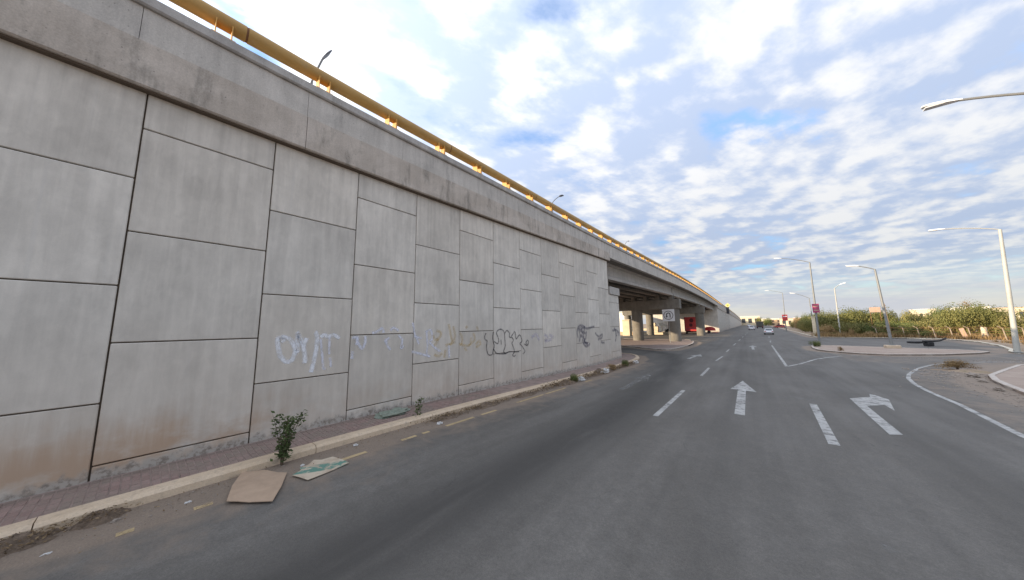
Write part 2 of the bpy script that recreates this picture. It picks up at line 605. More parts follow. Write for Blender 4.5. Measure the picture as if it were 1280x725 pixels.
n.finish(c, n.step(md, 0.3, 0.7, 0.78, 0.92), 0, n.bump(n.m('ADD', n.m('MULTIPLY', ag, 0.6), fi), 0.30, 0.006), 0.35)

# dry earth
m, n = mat('dry_earth'); MAT['earth'] = m
P = n.pos()
a = n.noise(P, 0.22, 6, 0.65, 0.5); b = n.noise(P, 2.2, 6, 0.7); fi = n.noise(P, 38, 4, 0.7)
c = n.mix(n.step(a, 0.3, 0.7), (0.25, 0.185, 0.13), (0.36, 0.275, 0.20))
c = n.mix(n.step(b, 0.52, 0.70, 0, 0.75), c, (0.17, 0.16, 0.085))
c = n.v('SCALE', c, scale=n.step(fi, 0.25, 0.75, 0.75, 1.25, smooth=False))
n.finish(c, 0.95, 0, n.bump(n.m('ADD', b, n.m('MULTIPLY', fi, 0.3)), 0.6, 0.05), 0.2)

# pink concrete of islands and pavements
m, n = mat('pink_paving'); MAT['pink'] = m
P = n.pos()
a = n.noise(P, 0.7, 6, 0.65, 0.4); b = n.noise(P, 5, 6, 0.7); fi = n.noise(P, 60, 3, 0.7)
c = n.mix(n.step(a, 0.3, 0.7), (0.32, 0.245, 0.20), (0.40, 0.32, 0.26))
c = n.mix(n.step(b, 0.52, 0.72, 0, 0.6), c, (0.27, 0.215, 0.165))
c = n.v('SCALE', c, scale=n.step(fi, 0.25, 0.75, 0.82, 1.18, smooth=False))
n.finish(c, 0.92, 0, n.bump(n.m('ADD', b, fi), 0.4, 0.01), 0.25)

m, n = mat('paver'); MAT['paver'] = m
P = n.pos(); px, py, pz = n.sep(P)
va = n.n('ShaderNodeAttribute', attribute_name='tone').outputs['Fac']
c = n.mix(va, (0.27, 0.175, 0.155), (0.37, 0.25, 0.225))
b = n.noise(P, 1.5, 6, 0.68)
c = n.mix(n.step(b, 0.36, 0.62, 0.30, 0.92), c, (0.245, 0.20, 0.165))
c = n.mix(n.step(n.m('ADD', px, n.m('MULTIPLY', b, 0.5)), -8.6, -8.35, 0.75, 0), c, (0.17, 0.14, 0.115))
n.finish(n.v('SCALE', c, scale=n.step(n.noise(P, 50, 3, 0.7), 0.25, 0.75, 0.8, 1.2, smooth=False)), 0.93, 0, n.bump(n.noise(P, 50, 3, 0.7), 0.4, 0.006), 0.25)

# kerb paint: faded cream yellow, worn and dusty
def kerbpaint(name, c1, c2, dirtc, amt):
    m, n = mat(name)
    P = n.pos(); px, py, pz = n.sep(P)
    a = n.noise(P, 1.2, 6, 0.65, 0.3); b = n.noise(P, 7, 6, 0.72); fi = n.noise(P, 45, 4, 0.7)
    c = n.mix(n.step(a, 0.3, 0.7), c1, c2)
    c = n.mix(n.m('MULTIPLY', n.step(b, 0.48, 0.68), amt), c, dirtc)
    c = n.mix(n.m('MULTIPLY', n.step(n.noise(P, 2.4, 7, 0.7), 0.56, 0.70), 0.6), c, (0.30, 0.255, 0.21))
    c = n.v('SCALE', c, scale=n.step(fi, 0.25, 0.75, 0.86, 1.14, smooth=False))
    n.finish(c, 0.85, 0, n.bump(n.m('ADD', b, n.m('MULTIPLY', fi, 0.5)), 0.4, 0.012), 0.3)
    return m
MAT['kerb'] = kerbpaint('kerb_paint', (0.56, 0.435, 0.305), (0.64, 0.51, 0.37), (0.40, 0.32, 0.24), 0.5)
MAT['kerb_white'] = kerbpaint('kerb_white', (0.44, 0.385, 0.335), (0.55, 0.49, 0.43), (0.33, 0.275, 0.22), 0.75)
MAT['kerb_sun'] = kerbpaint('kerb_sunlit', (0.58, 0.52, 0.42), (0.68, 0.61, 0.48), (0.40, 0.34, 0.26), 0.5)  # far kerb: sunlight put into a paler paint colour

# road paint, worn through where tyres run
def roadpaint(name, col, wear_lo, wear_hi, maxa=0.92):
    m, n = mat(name)
    P = n.pos()
    a = n.noise(P, 5.0, 7, 0.72); b = n.noise(P, 60, 3, 0.7)
    k_ = n.m('ADD', n.m('MULTIPLY', a, 0.7), n.m('MULTIPLY', b, 0.3))
    k_ = n.m('ADD', k_, n.m('MULTIPLY', n.m('SUBTRACT', n.noise(P, 1.7, 4, 0.6), 0.5), 0.35))
    al = n.step(k_, wear_lo, wear_hi, 0.05, maxa)
    c = n.v('SCALE', (*col,), scale=n.step(n.noise(P, 1.3, 5, 0.6), 0.3, 0.7, 0.84, 1.08, smooth=False))
    n.finish(c, 0.8, 0, None, 0.3, alpha=al)
    return m
MAT['white_line'] = roadpaint('road_paint_white', (0.50, 0.49, 0.465), 0.26, 0.58, 0.84)
MAT['faint_line'] = roadpaint('road_paint_faded', (0.40, 0.40, 0.39), 0.44, 0.66, 0.55)
MAT['yellow_line'] = roadpaint('road_paint_yellow', (0.54, 0.41, 0.23), 0.28, 0.50, 0.85)

m, n = mat('yellow_enamel'); MAT['rail'] = m
P = n.pos()
a = n.noise(n.v('MULTIPLY', P, (1, 0.25, 1)), 2.2, 6, 0.65); b = n.noise(P, 6.0, 7, 0.75)
c = n.mix(n.step(a, 0.3, 0.7), (0.38, 0.225, 0.06), (0.50, 0.31, 0.10))
c = n.mix(n.step(b, 0.60, 0.72, 0, 0.7), c, (0.22, 0.11, 0.04))
c = n.mix(n.step(n.noise(P, 3.0, 5, 0.7), 0.52, 0.70, 0, 0.5), c, (0.42, 0.30, 0.15))
n.finish(c, n.step(a, 0.3, 0.7, 0.45, 0.7), 0, n.bump(b, 0.15, 0.01), 0.4)
MAT['rail_plate'] = plain('yellow_bracket_paint', (0.60, 0.33, 0.075), 0.5, 0, 0.08, 4)
MAT['galv'] = plain('galvanised_steel', (0.20, 0.205, 0.20), 0.55, 0.2, 0.10, 2.0, 0.0, 0.5)
MAT['galv_pale'] = plain('pale_painted_steel', (0.38, 0.375, 0.335), 0.55, 0.0, 0.10, 1.5, 0.0, 0.5)
MAT['lamp_white'] = plain('lamp_shell_white', (0.78, 0.78, 0.76), 0.4, 0.0, 0.05)
MAT['lamp_dark'] = plain('lamp_shell_dark', (0.05, 0.05, 0.055), 0.45, 0.2, 0.1)
MAT['lens'] = plain('lamp_glass', (0.55, 0.56, 0.56), 0.25, 0.0, 0.05)
MAT['plinth'] = plain('lamp_plinth_concrete', (0.50, 0.40, 0.29), 0.9, 0, 0.15, 3, 0.3)
MAT['rust'] = plain('rusty_metal', (0.22, 0.11, 0.06), 0.85, 0.2, 0.3, 6)
MAT['black'] = plain('black_rubber', (0.022, 0.021, 0.022), 0.8, 0, 0.3, 4)
MAT['glass'] = plain('tinted_glass', (0.03, 0.035, 0.04), 0.12, 0, 0.05, 1, 0, 0.6)
MAT['white_car'] = plain('white_car_paint', (0.70, 0.71, 0.73), 0.35, 0, 0.05, 1, 0, 0.5, coat=0.5)
MAT['silver_car'] = plain('silver_car_paint', (0.50, 0.52, 0.55), 0.32, 0.3, 0.05, 1, 0, 0.5, coat=0.5)
MAT['dark_car'] = plain('dark_car_paint', (0.06, 0.055, 0.045), 0.4, 0, 0.1, 1, 0, 0.5)
MAT['red_car'] = plain('red_car_paint', (0.33, 0.05, 0.04), 0.4, 0, 0.1, 1, 0, 0.5)
MAT['redlamp'] = plain('tail_lamp_plastic', (0.35, 0.02, 0.02), 0.3)
MAT['hub'] = plain('wheel_rim_metal', (0.45, 0.45, 0.46), 0.4, 0.6)
MAT['card'] = plain('cardboard', (0.43, 0.315, 0.225), 0.9, 0, 0.10, 5, 0.1, 0.2)
MAT['white_plastic'] = plain('white_plastic_film', (0.55, 0.54, 0.52), 0.5, 0, 0.06)
MAT['bag_green'] = plain('grey_green_plastic', (0.22, 0.25, 0.20), 0.6, 0, 0.25, 14)
MAT['red_panel'] = plain('red_painted_steel', (0.50, 0.05, 0.045), 0.5, 0, 0.18, 0.9, 0.05)
MAT['dark_red'] = plain('dark_print', (0.10, 0.012, 0.014), 0.6)
MAT['cream'] = plain('cream_plaster', (0.62, 0.53, 0.38), 0.9, 0, 0.10, 0.6, 0.1, dirt=(0.48, 0.40, 0.28))
MAT['white_wall'] = plain('white_plaster', (0.74, 0.72, 0.66), 0.9, 0, 0.08, 0.5)
MAT['tan_wall'] = plain('tan_plaster', (0.52, 0.36, 0.22), 0.9, 0, 0.12, 0.5)
MAT['pink_wall'] = plain('pink_plaster', (0.55, 0.33, 0.27), 0.9, 0, 0.12, 0.5)
MAT['window'] = plain('window_glass', (0.05, 0.055, 0.06), 0.2, 0, 0.1)
MAT['bark'] = plain('bark', (0.13, 0.095, 0.065), 0.95, 0, 0.3, 6, 0.3)
MAT['post'] = plain('concrete_post', (0.30, 0.24, 0.18), 0.9, 0, 0.15, 3)
MAT['wood_post'] = plain('weathered_wood', (0.46, 0.31, 0.16), 0.9, 0, 0.2, 4)
MAT['magenta'] = plain('magenta_sign_paint', (0.30, 0.05, 0.11), 0.5, 0, 0.2, 5)
MAT['sign_pale'] = plain('pale_orange_board', (0.45, 0.30, 0.22), 0.6, 0, 0.1)
MAT['sign_white'] = plain('white_sign_face', (0.70, 0.70, 0.71), 0.5, 0, 0.05)
MAT['sign_black'] = plain('black_sign_print', (0.03, 0.03, 0.03), 0.6)
MAT['sign_yellow'] = plain('yellow_sign_face', (0.70, 0.52, 0.15), 0.5, 0, 0.05)
MAT['soil'] = plain('heap_soil', (0.17, 0.125, 0.09), 0.97, 0, 0.3, 12, 0.7)
MAT['stone'] = plain('pale_stone', (0.29, 0.245, 0.205), 0.9, 0, 0.2, 8, 0.3)

m, n = mat('printed_cardboard'); MAT['card_print'] = m
P = n.n('ShaderNodeTexCoord').outputs['Object']
ox, oy, oz = n.sep(P)
a = n.noise(P, 9, 5, 0.65)
bandc = n.m('MULTIPLY', n.step(n.m('ABSOLUTE', n.m('SUBTRACT', n.m('ADD', n.m('MULTIPLY', ox, 0.83), n.m('MULTIPLY', oy, -0.42)), 0.05)), 0.13, 0.16, 1, 0), n.step(a, 0.38, 0.55))
c = n.mix(n.step(n.noise(P, 3, 4, 0.6), 0.4, 0.6), (0.45, 0.36, 0.27), (0.55, 0.47, 0.36))
c = n.mix(bandc, c, (0.13, 0.25, 0.20))
n.finish(c, 0.9, 0, None, 0.2)


def leafmat(name, c1, c2, c3, trans=0.35):
    m, n = mat(name)
    t = n.attr('tone')
    c = n.mix(n.step(t, 0.0, 0.55, 0, 1, smooth=False), c1, c2)
    c = n.mix(n.step(t, 0.55, 1.0, 0, 1, smooth=False), c, c3)
    rr = n.rnd()
    c = n.v('SCALE', c, scale=n.step(rr, 0, 1, 0.82, 1.18, smooth=False))
    b = n.finish(c, 0.75, 0, None, 0.25)
    tr_ = n.n('ShaderNodeBsdfTranslucent'); n.put(tr_.inputs[0], c)
    mx = n.n('ShaderNodeMixShader'); mx.inputs[0].default_value = trans
    o = [q for q in n.t.nodes if q.type == 'OUTPUT_MATERIAL'][0]
    n.t.links.new(b.outputs[0], mx.inputs[1]); n.t.links.new(tr_.outputs[0], mx.inputs[2])
    n.t.links.new(mx.outputs[0], o.inputs[0])
    return m
MAT['leaf_olive'] = leafmat('foliage_olive', (0.135, 0.145, 0.046), (0.215, 0.205, 0.068), (0.30, 0.25, 0.095))
MAT['leaf_green'] = leafmat('foliage_green', (0.085, 0.11, 0.036), (0.15, 0.175, 0.056), (0.23, 0.23, 0.08))
MAT['leaf_dry'] = leafmat('foliage_dry', (0.22, 0.145, 0.07), (0.32, 0.215, 0.10), (0.42, 0.295, 0.145))
MAT['leaf_near'] = leafmat('shrub_leaf', (0.055, 0.080, 0.026), (0.095, 0.13, 0.045), (0.16, 0.195, 0.085), 0.2)
MAT['litter'] = leafmat('dead_leaf', (0.10, 0.065, 0.035), (0.20, 0.135, 0.075), (0.33, 0.24, 0.14), 0.1)

def spray(name, col, opac):
    m, n = mat(name)
    u = n.attr('across')
    P = n.pos()
    e = n.step(n.m('ABSOLUTE', u), 0.25, 1.0, 1.0, 0.0)
    q = n.step(n.noise(n.v('MULTIPLY', P, (1, 3, 2)), 3.5, 6, 0.7), 0.30, 0.62, 0.30, 1.0)
    al = n.m('MULTIPLY', n.m('MULTIPLY', e, q), opac)
    n.finish(col, 0.7, 0, None, 0.3, alpha=al)
    return m
MAT['spray_white'] = spray('spray_white', (0.86, 0.88, 0.92), 0.92)
MAT['spray_pale'] = spray('spray_pale', (0.78, 0.80, 0.90), 0.78)
MAT['spray_yellow'] = spray('spray_yellow', (0.64, 0.47, 0.20), 0.36)
MAT['spray_black'] = spray('spray_black', (0.055, 0.055, 0.065), 0.74)
MAT['spray_blue'] = spray('spray_blue', (0.10, 0.10, 0.16), 0.50)
MAT['spray_lilac'] = spray('spray_lilac', (0.55, 0.53, 0.66), 0.40)

# ------------------------------------------------------------------ ground and road
TRACK = [(-3.9, -8), (-3.83, 1.4), (-3.75, 2.52), (-3.63, 4.45), (-3.5, 8.92), (-3.71, 14.33), (-4.19, 21.09), (-4.76, 27.26), (-6.26, 33.26), (-9.28, 36.96), (-13.21, 37.9), (-26, 38.5)]
EDGE = [(4.72, -12), (4.78, 6), (5.15, 13.9), (5.72, 18.48), (5.91, 21.54), (6.14, 23.68), (6.50, 25.74), (7.03, 27.66), (7.70, 29.52), (8.51, 31.65), (9.79, 34.32), (11.65, 36.9), (13.62, 38.6), (16.06, 40.0), (22, 42.0), (40, 46)]
ISLAND = [(5.95, 51.5), (5.65, 48), (5.70, 45.17), (6.1, 43.9), (6.9, 42.6), (8.0, 41.6), (9.6, 41.3), (13.16, 43.57), (15.97, 46.6), (17.2, 48.6), (17.0, 50.0), (15.3, 50.9), (11.56, 52.2), (8.02, 53.3), (6.6, 53.0)]
RSIDE = [(8.3, -60), (8.4, 10), (8.54, 22.5), (8.92, 24.77), (9.24, 26.41), (9.9, 28.6), (10.6, 30.0), (11.6, 32.0), (13.4, 35.5), (15.9, 38.4), (20, 40.4), (30, 43.5), (60, 48), (60, -60)]
VERGE = [(60, 53.5), (30, 50.5), (20.6, 49.2), (19.0, 49.0), (18.7, 50.2), (20.2, 54), (22.2, 61), (24.0, 70), (24.3, 75.5), (23.2, 79.5), (21.0, 80.9), (14.3, 80.9), (11.0, 80.9), (10.3, 82.2), (10.3, 90), (10.7, 107), (11.5, 146), (13.6, 250), (17, 400), (20, 560), (90, 560), (90, 53.5)]
PIERISL = [(-30, 44.9), (-16.86, 43.6), (-11.03, 39.9), (-9.2, 38.4), (-8.0, 37.7), (-7.2, 38.4), (-6.8, 41), (-6.4, 46), (-6.4, 50), (-6.7, 54), (-7.2, 58), (-8.2, 61), (-9.8, 62.2), (-30, 62.2)]


def segd(p, pts):
    best = 1e9
    for a, b in zip(pts, pts[1:]):
        ax, ay = a; bx, by = b
        vx, vy = bx - ax, by - ay
        t = max(0, min(1, ((p[0] - ax) * vx + (p[1] - ay) * vy) / (vx * vx + vy * vy)))
        dd = math.hypot(p[0] - ax - t * vx, p[1] - ay - t * vy)
        best = min(best, dd)
    return best


def xat(pts, y):
    if y <= pts[0][1]: return pts[0][0]
    for a, b in zip(pts, pts[1:]):
        if y <= b[1]:
            return a[0] + (b[0] - a[0]) * (y - a[1]) / (b[1] - a[1])
    return pts[-1][0]


def sst(x, a, b):
    t = min(max((x - a) / (b - a), 0), 1)
    return t * t * (3 - 2 * t)


xs = [-60, -50, -40, -34, -28, -24, -20, -17, -14, -12, -10.5, -9.5] + [-9 + 0.25 * i for i in range(73)] + [9.5, 10, 10.7, 11.5, 12.5, 14, 16, 18, 20, 23, 26, 30, 40, 60]
ys = [-60, -40, -28, -20, -14, -11, -8, -6.5] + [-5 + 0.5 * i for i in range(132)] + [62, 64, 67, 70, 74, 78, 82, 86, 90, 96, 102, 110, 120, 135, 150, 180, 220, 270, 330, 420, 560]
verts = []; faces = []; dust = []; trk = []
for j, y in enumerate(ys):
    for i, x in enumerate(xs):
        xx = x + (0 if y < 90 else (y - 90) * 0.0122)
        verts.append((xx, y, zr(y)))
        # gutter dust by the left kerb and the wall end
        du = 0.0
        gx = -6.75 + 0.10 * math.sin(y * 0.9) + 0.08 * math.sin(y * 2.3 + 1)
        if y < 26:
            du = max(du, sst(-x, -gx - 0.45, -gx + 0.25), 0.42 * sst(-x, -gx - 2.2, -gx))
        elif y < 36:
            du = max(du, 0.9 * sst(1.2 - segd((x, y), [(-7.5, 24), (-7.7, 27.5), (-8.6, 30), (-10, 31), (-25, 31)]), 0, 0.9))
        ex = xat(EDGE, y)
        if y < 40:
            du = max(du, 0.72 * sst(x - ex, 0.3, 2.2))
            if x > ex: du = max(du, 0.35)
        du = max(du, 0.75 * sst(1.5 - segd((x, y), ISLAND + ISLAND[:1]), 0, 1.3))
        du = max(du, 0.9 * sst(1.6 - segd((x, y), PIERISL), 0, 1.4))
        du = max(du, 0.8 * sst(2.2 - segd((x, y), VERGE[:20]), 0, 2.0))
        if y > 34 and x > 6 and y < 45: du = max(du, 0.32)
        dust.append(du * 1.05)
        # oil-dark wheel path that swings left into the turn under the bridge
        dd = segd((x, y), TRACK)
        t = math.exp(-(dd / 0.85) ** 2)
        t2 = 0.45 * math.exp(-((x + 0.55) / 0.35) ** 2) if y < 100 else 0
        trk.append(max(t, t2 * 0.6, 0.4 * math.exp(-((x - 3.1) / 0.5) ** 2) if y < 30 else 0))
nx = len(xs)
for j in range(len(ys) - 1):
    for i in range(nx - 1):
        faces.append((j * nx + i, j * nx + i + 1, (j + 1) * nx + i + 1, (j + 1) * nx + i))
mb = MB(); mb.add(verts, faces)
road = mb.build('road', MAT['asphalt'], attrs={'dust': dust, 'track': trk})
tag(road, kind='structure')

mb = MB()
gxs = [-6000, -1500, -400, -120, -60, 0, 60, 120, 400, 1500, 6000]
gys = [-6000, -1500, -400, -100, -30] + list(range(-2, 26, 1)) + [60, 120, 300, 600, 1500, 6000]
gv = [(x, y, zr(y) - 0.05) for y in gys for x in gxs]
gn = len(gxs)
mb.add(gv, [(j * gn + i, j * gn + i + 1, (j + 1) * gn + i + 1, (j + 1) * gn + i) for j in range(len(gys) - 1) for i in range(gn - 1)])
tag(mb.build('ground', MAT['earth']), kind='structure')

# pavement under the wall, with its pink pavers, and the painted kerb
KERB = [(-7.55, -14), (-7.50, -2), (-7.46, 1), (-7.46, 12), (-7.46, 20), (-7.42, 24.4), (-7.50, 26.2), (-7.80, 28.0), (-8.35, 29.5), (-9.2, 30.6), (-10.4, 31.1), (-30, 31.3)]
inner = offset_line(densify(KERB, 1.0), 0.27)
mb = MB()
slab(mb, [(-9.4, -14)] + [(-9.4, 26.55), (-30, 26.55)] + inner[::-1], 0.125, 0.4)
MAT['bed'] = plain('paver_bed', (0.29, 0.22, 0.19), 0.95, 0, 0.25, 3, 0.3, dirt=(0.20, 0.165, 0.135))
pav = mb.build('pavement', MAT['bed']); tag(pav, kind='structure')
mb = MB(); tone = []
row = 0
y = -3.0
while y < 9.0:
    x0 = -8.83; col_ = 0
    off = 0.105 if row % 2 else 0.0
    xx = x0 - off
    while xx < -7.80:
        a = max(xx + 0.006, -8.83); b = min(xx + 0.204, -7.80)
        if b - a > 0.05:
            zz = zr(y + .05) + 0.128 + R.uniform(0, 0.007)
            y0, y1 = y + 0.005, y + 0.100
            c0 = len(mb.v)
            mb.add([(a, y0, zz - .03), (b, y0, zz - .03), (b, y1, zz - .03), (a, y1, zz - .03),
                    (a + .006, y0 + .006, zz), (b - .006, y0 + .006, zz), (b - .006, y1 - .006, zz), (a + .006, y1 - .006, zz)],
                   [(4, 5, 6, 7), (0, 1, 5, 4), (1, 2, 6, 5), (2, 3, 7, 6), (3, 0, 4, 7)])
            tone += [R.random()] * 8
        xx += 0.21
    y += 0.105; row += 1
o = mb.build('pavers', MAT['paver'], pav, attrs={'tone': tone}); o['kind'] = 'stuff'

kerb = bpy.data.objects.new('kerb', None); COL.objects.link(kerb); WL['kerb'] = Vector((0, 0, 0)); tag(kerb, kind='structure')
kp = densify(KERB, 0.5)
run = [kp[0]]; acc = 0
def kerb_piece(pts):
    return kerb_mb(pts, 0.27, 0.155, side=1, cham=0.05).build('kerb_stone', MAT['kerb'], kerb)
for a, b in zip(kp, kp[1:]):
    run.append(b); acc += math.dist(a, b)
    if acc > 2.95:
        t_ = (Vector(run[-1]) - Vector(run[-2])).normalized() * 0.012
        end = (run[-1][0] - t_.x, run[-1][1] - t_.y)
        kerb_piece(run[:-1] + [end]); run = [b]; acc = 0
if len(run) > 1:
    kerb_piece(run)

# right-hand pavement, median island, pier island, far verge
def raised(name, poly, h, m_):
    mb = MB(); slab(mb, poly, h, 0.5)
    return tag(mb.build(name, m_), kind='structure')
def ring_inner(poly, off):
    p = poly + [poly[0]]
    return offset_line(p, off)[:-1]
rs = raised('right_pavement', RSIDE, 0.115, MAT['pink'])
kerb_mb(RSIDE[1:12], 0.2, 0.14, side=-1).build('kerb_stone', MAT['kerb_white'], rs)
isl = raised('median_island', ISLAND, 0.125, MAT['pink'])
def closed_kerb(poly, mat_, parent, wdt=0.18, h=0.15, side=1):
    pts = densify(poly + [poly[0]], 0.6)
    return kerb_mb(pts, wdt, h, side=side).build('kerb_stone', mat_, parent)
closed_kerb(ISLAND, MAT['kerb_white'], isl)
pis = raised('pier_island', PIERISL, 0.125, MAT['bed'])
kerb_mb(PIERISL, 0.18, 0.15, side=1).build('kerb_stone', MAT['kerb_white'], pis)
ver = raised('roadside_verge', VERGE, 0.10, MAT['earth'])
kerb_mb(VERGE[1:20], 0.22, 0.14, side=-1).build('kerb_stone', MAT['kerb_sun'], ver)

# painted markings (parts of the road)
def line(pts, wdt, m_=None, nm='lane_dash'):
    mb = MB(); strip(mb, pts, wdt)
    return mb.build(nm, m_ or MAT['white_line'], road)
for a, b in (((-2.43, 10.0), (-2.44, 15.15)), ((-2.34, 20.6), (-2.30, 24.8)), ((-2.22, 29.5), (-2.0, 33.6)), ((-1.95, 38.8), (-1.84, 42.5)), ((-1.66, 50.5), (-1.5, 55.5)), ((-1.3, 64), (-1.15, 69)), ((-0.95, 78), (-0.8, 83)),
             ((-0.55, 92), (-0.4, 97)), ((-0.2, 108), (-0.05, 113))):
    line([a, b], 0.15)
line([(1.33, 10.1), (1.62, 15.3)], 0.19)
line([(2.6, 60), (2.9, 66)], 0.16); line([(3.3, 78), (3.5, 84)], 0.16)
line([(1.05, 16.35), (1.78, 16.15)], 0.16, MAT['faint_line'])
line([(2.38, 52.2), (1.93, 28.2)], 0.16, nm='gore_line')
line([(1.93, 28.2), (2.81, 30.35), (4.22, 34.82), (5.15, 36.8), (6.4, 39.0)], 0.16, nm='gore_line')
line([(6.4, 39.0), (8.25, 41.0)], 0.14, MAT['faint_line'], nm='gore_line')
for t in (0.25, 0.45, 0.65, 0.82):
    line([(1.93 + 0.45 * t, 28.2 + 24 * t), (1.93 + 4.4 * min(t * 1.25, 1), 28.2 + 10.5 * min(t * 1.25, 1))], 0.2, MAT['faint_line'], nm='gore_line')
line(EDGE, 0.15, nm='edge_line')
for y0, y1 in ((-0.03, 0.12), (0.66, 0.86), (2.62, 3.2), (4.02, 4.42), (4.6, 4.8), (5.35, 6.4), (6.72, 7.4), (8.65, 10.4), (10.6, 12.3), (14.4, 15.2)):
    line([(-6.66 - (0.1 if y0 > 8 else 0), y0), (-6.66 - (0.1 if y0 > 8 else 0), y1)], 0.11, MAT['yellow_line'], 'yellow_edge_dash')

def arrow_straight(x, y, s=1.0, m_=None):
    pts = [(-0.13, 0), (0.13, 0), (0.14, 5.0), (0.50, 4.85), (0.0, 8.1), (-0.42, 5.0), (-0.14, 5.05)]
    mb = MB(); flat_poly(mb, [(x + px_ * s, y + py_ * s) for px_, py_ in pts])
    return mb.build('lane_arrow', m_ or MAT['white_line'], road)
arrow_straight(-0.42, 11.85)
arrow_straight(0.35, 43.6, 0.95)
mb = MB()
flat_poly(mb, [(2.58, 12.0), (2.84, 12.2), (3.06, 16.1), (3.60, 16.75), (3.57, 15.68), (4.02, 18.1), (3.80, 19.4), (3.60, 18.35), (2.90, 17.5)])
mb.build('turn_arrow', MAT['white_line'], road)
mb = MB()
flat_poly(mb, [(-4.78, 13.5), (-4.52, 13.5), (-4.60, 16.9), (-4.30, 16.8), (-4.85, 19.6), (-5.2, 17.4), (-4.92, 17.2)])
mb.build('turn_arrow', MAT['faint_line'], road)
mb = MB()
flat_poly(mb, [(-4.4, 30), (-4.1, 30), (-3.9, 32.6), (-3.5, 32.6), (-3.8, 34.6), (-4.5, 33.0), (-4.15, 32.8)])
mb.build('turn_arrow', MAT['white_line'], road)
mb = MB(); flat_poly(mb, [(1.04, 5.74), (1.12, 5.70), (1.17, 5.76), (1.14, 5.84), (1.05, 5.85)]); mb.build('paint_patch', MAT['faint_line'], road)

# ------------------------------------------------------------------ near retaining wall
XW = -8.90
wall = thing('retaining_wall', 'long grey concrete panel retaining wall with graffiti, filling the left side', 'wall', (XW, 6, -0.3))
mb = MB()
ysn = steps(-14, 24.45, 2)
rings = [[(XW - 0.055, y_, -1.2), (XW - 0.055, y_, cop(y_) + 0.15), (-29.3, y_, cop(y_) + 0.15), (-29.3, y_, -1.2)] for y_ in ysn]
mb.loft(rings)
mb.box(((XW - 0.055 - 29.3) / 2, 25.55, 2.0), (29.3 + XW - 0.055, 2.2, 6.4))
core = mb.build('wall_core', MAT['joint'], wall)
PW = 2.035; GAP = 0.023
mesh_cache = {}
def wall_panel(y0, y1, z0, z1, parent, x=XW, th=0.11):
    key = (round(y1 - y0, 3), round(z1 - z0, 3))
    if key not in mesh_cache:
        b = MB(); b.bevbox((x - th / 2, (y0 + y1) / 2, (z0 + z1) / 2), (th, y1 - y0 - GAP, z1 - z0 - GAP), 0.012)
        o = b.build('wall_panel', MAT['panel'], parent, loc=(x - th / 2, (y0 + y1) / 2, (z0 + z1) / 2))
        mesh_cache[key] = o.data
    else:
        o = bpy.data.objects.new('wall_panel', mesh_cache[key]); COL.objects.link(o)
        o.parent = parent
        o.location = Vector((x - th / 2, (y0 + y1) / 2, (z0 + z1) / 2)) - WL[parent.name]
    o.location.x += R.uniform(-0.005, 0.005)
    return o
ZA = [-1.9, 0.21, 2.29, 4.37, 6.45, 8.3]
ZB = [-1.2, 1.25, 3.33, 5.41, 7.9]
k0 = -7
yj = []
for kk in range(k0, 13):
    y0 = -0.405 + PW * kk
    y1 = y0 + PW
    if kk == 11: y1 = 24.2
    if kk == 12: y0, y1 = 24.2, 26.62
    zz = ZA if kk % 2 == 0 else ZB
    lim = 5.05 if kk == 12 else cop((y0 + y1) / 2) + 0.10
    for za, zb in zip(zz, zz[1:]):
        if za > lim - 0.15: continue
        wall_panel(y0, y1, max(za, -1.0), min(zb, lim), wall)
# seat block where the first girders rest
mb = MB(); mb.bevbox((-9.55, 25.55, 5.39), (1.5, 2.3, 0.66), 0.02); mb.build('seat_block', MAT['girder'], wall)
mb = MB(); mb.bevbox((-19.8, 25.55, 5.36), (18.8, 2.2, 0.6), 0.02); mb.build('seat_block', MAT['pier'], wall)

# coping beam in cast lengths
def prism_run(a, b, prof, h=1.5):
    """sweep prof(y)-> list of (x,z) along y"""
    m_ = MB()
    m_.loft([[(px_, y_, pz_) for px_, pz_ in prof(y_)] for y_ in steps(a, b, h)])
    return m_
cuts = [-14, -6.2, 2.2, 10.6, 19.0, 24.45]
for a, b in zip(cuts, cuts[1:]):
    prism_run(a + 0.006, b - 0.006, lambda y_: [(-9.35, cop(y_)), (-8.73, cop(y_)), (-8.70, cop(y_) + 0.03), (-8.71, top(y_) - 1.72), (-9.35, top(y_) - 1.72)]).build('coping_beam', MAT['coping'], wall)
mb = prism_run(-14, 24.4, lambda y_: [(-8.95, cop(y_) - 0.03), (-8.78, cop(y_) - 0.03), (-8.78, cop(y_)), (-8.95, cop(y_))])
mb.build('drip_strip', MAT['joint'], wall)

# spray-paint tags on the panels
W1 = [[(2.13, 2.18), (2.06, 2.26), (2.01, 2.28), (2.0, 2.17), (2.03, 2.01), (2.07, 1.85), (2.15, 1.74), (2.24, 1.69), (2.31, 1.73), (2.35, 1.84), (2.36, 1.97), (2.31, 2.13), (2.24, 2.23), (2.15, 2.29), (2.04, 2.31)], [(2.37, 1.94), (2.41, 1.94), (2.41, 2.08), (2.39, 2.39), (2.43, 2.29), (2.49, 2.15), (2.54, 2.0), (2.58, 1.79), (2.59, 1.62)], [(2.59, 2.26), (2.55, 2.12), (2.53, 2.03)], [(2.76, 2.4), (2.81, 2.36), (2.83, 2.15), (2.82, 1.91), (2.78, 1.62), (2.74, 1.37)], [(2.91, 2.26), (2.99, 2.32), (3.09, 2.27), (3.2, 2.31), (3.29, 2.28), (3.38, 2.22)]]
W1b = [[(2.91, 2.22), (2.98, 1.73), (3.02, 1.44), (3.07, 1.45)], [(3.16, 1.71), (3.2, 1.46)], [(3.12, 2.25), (3.14, 1.8)]]
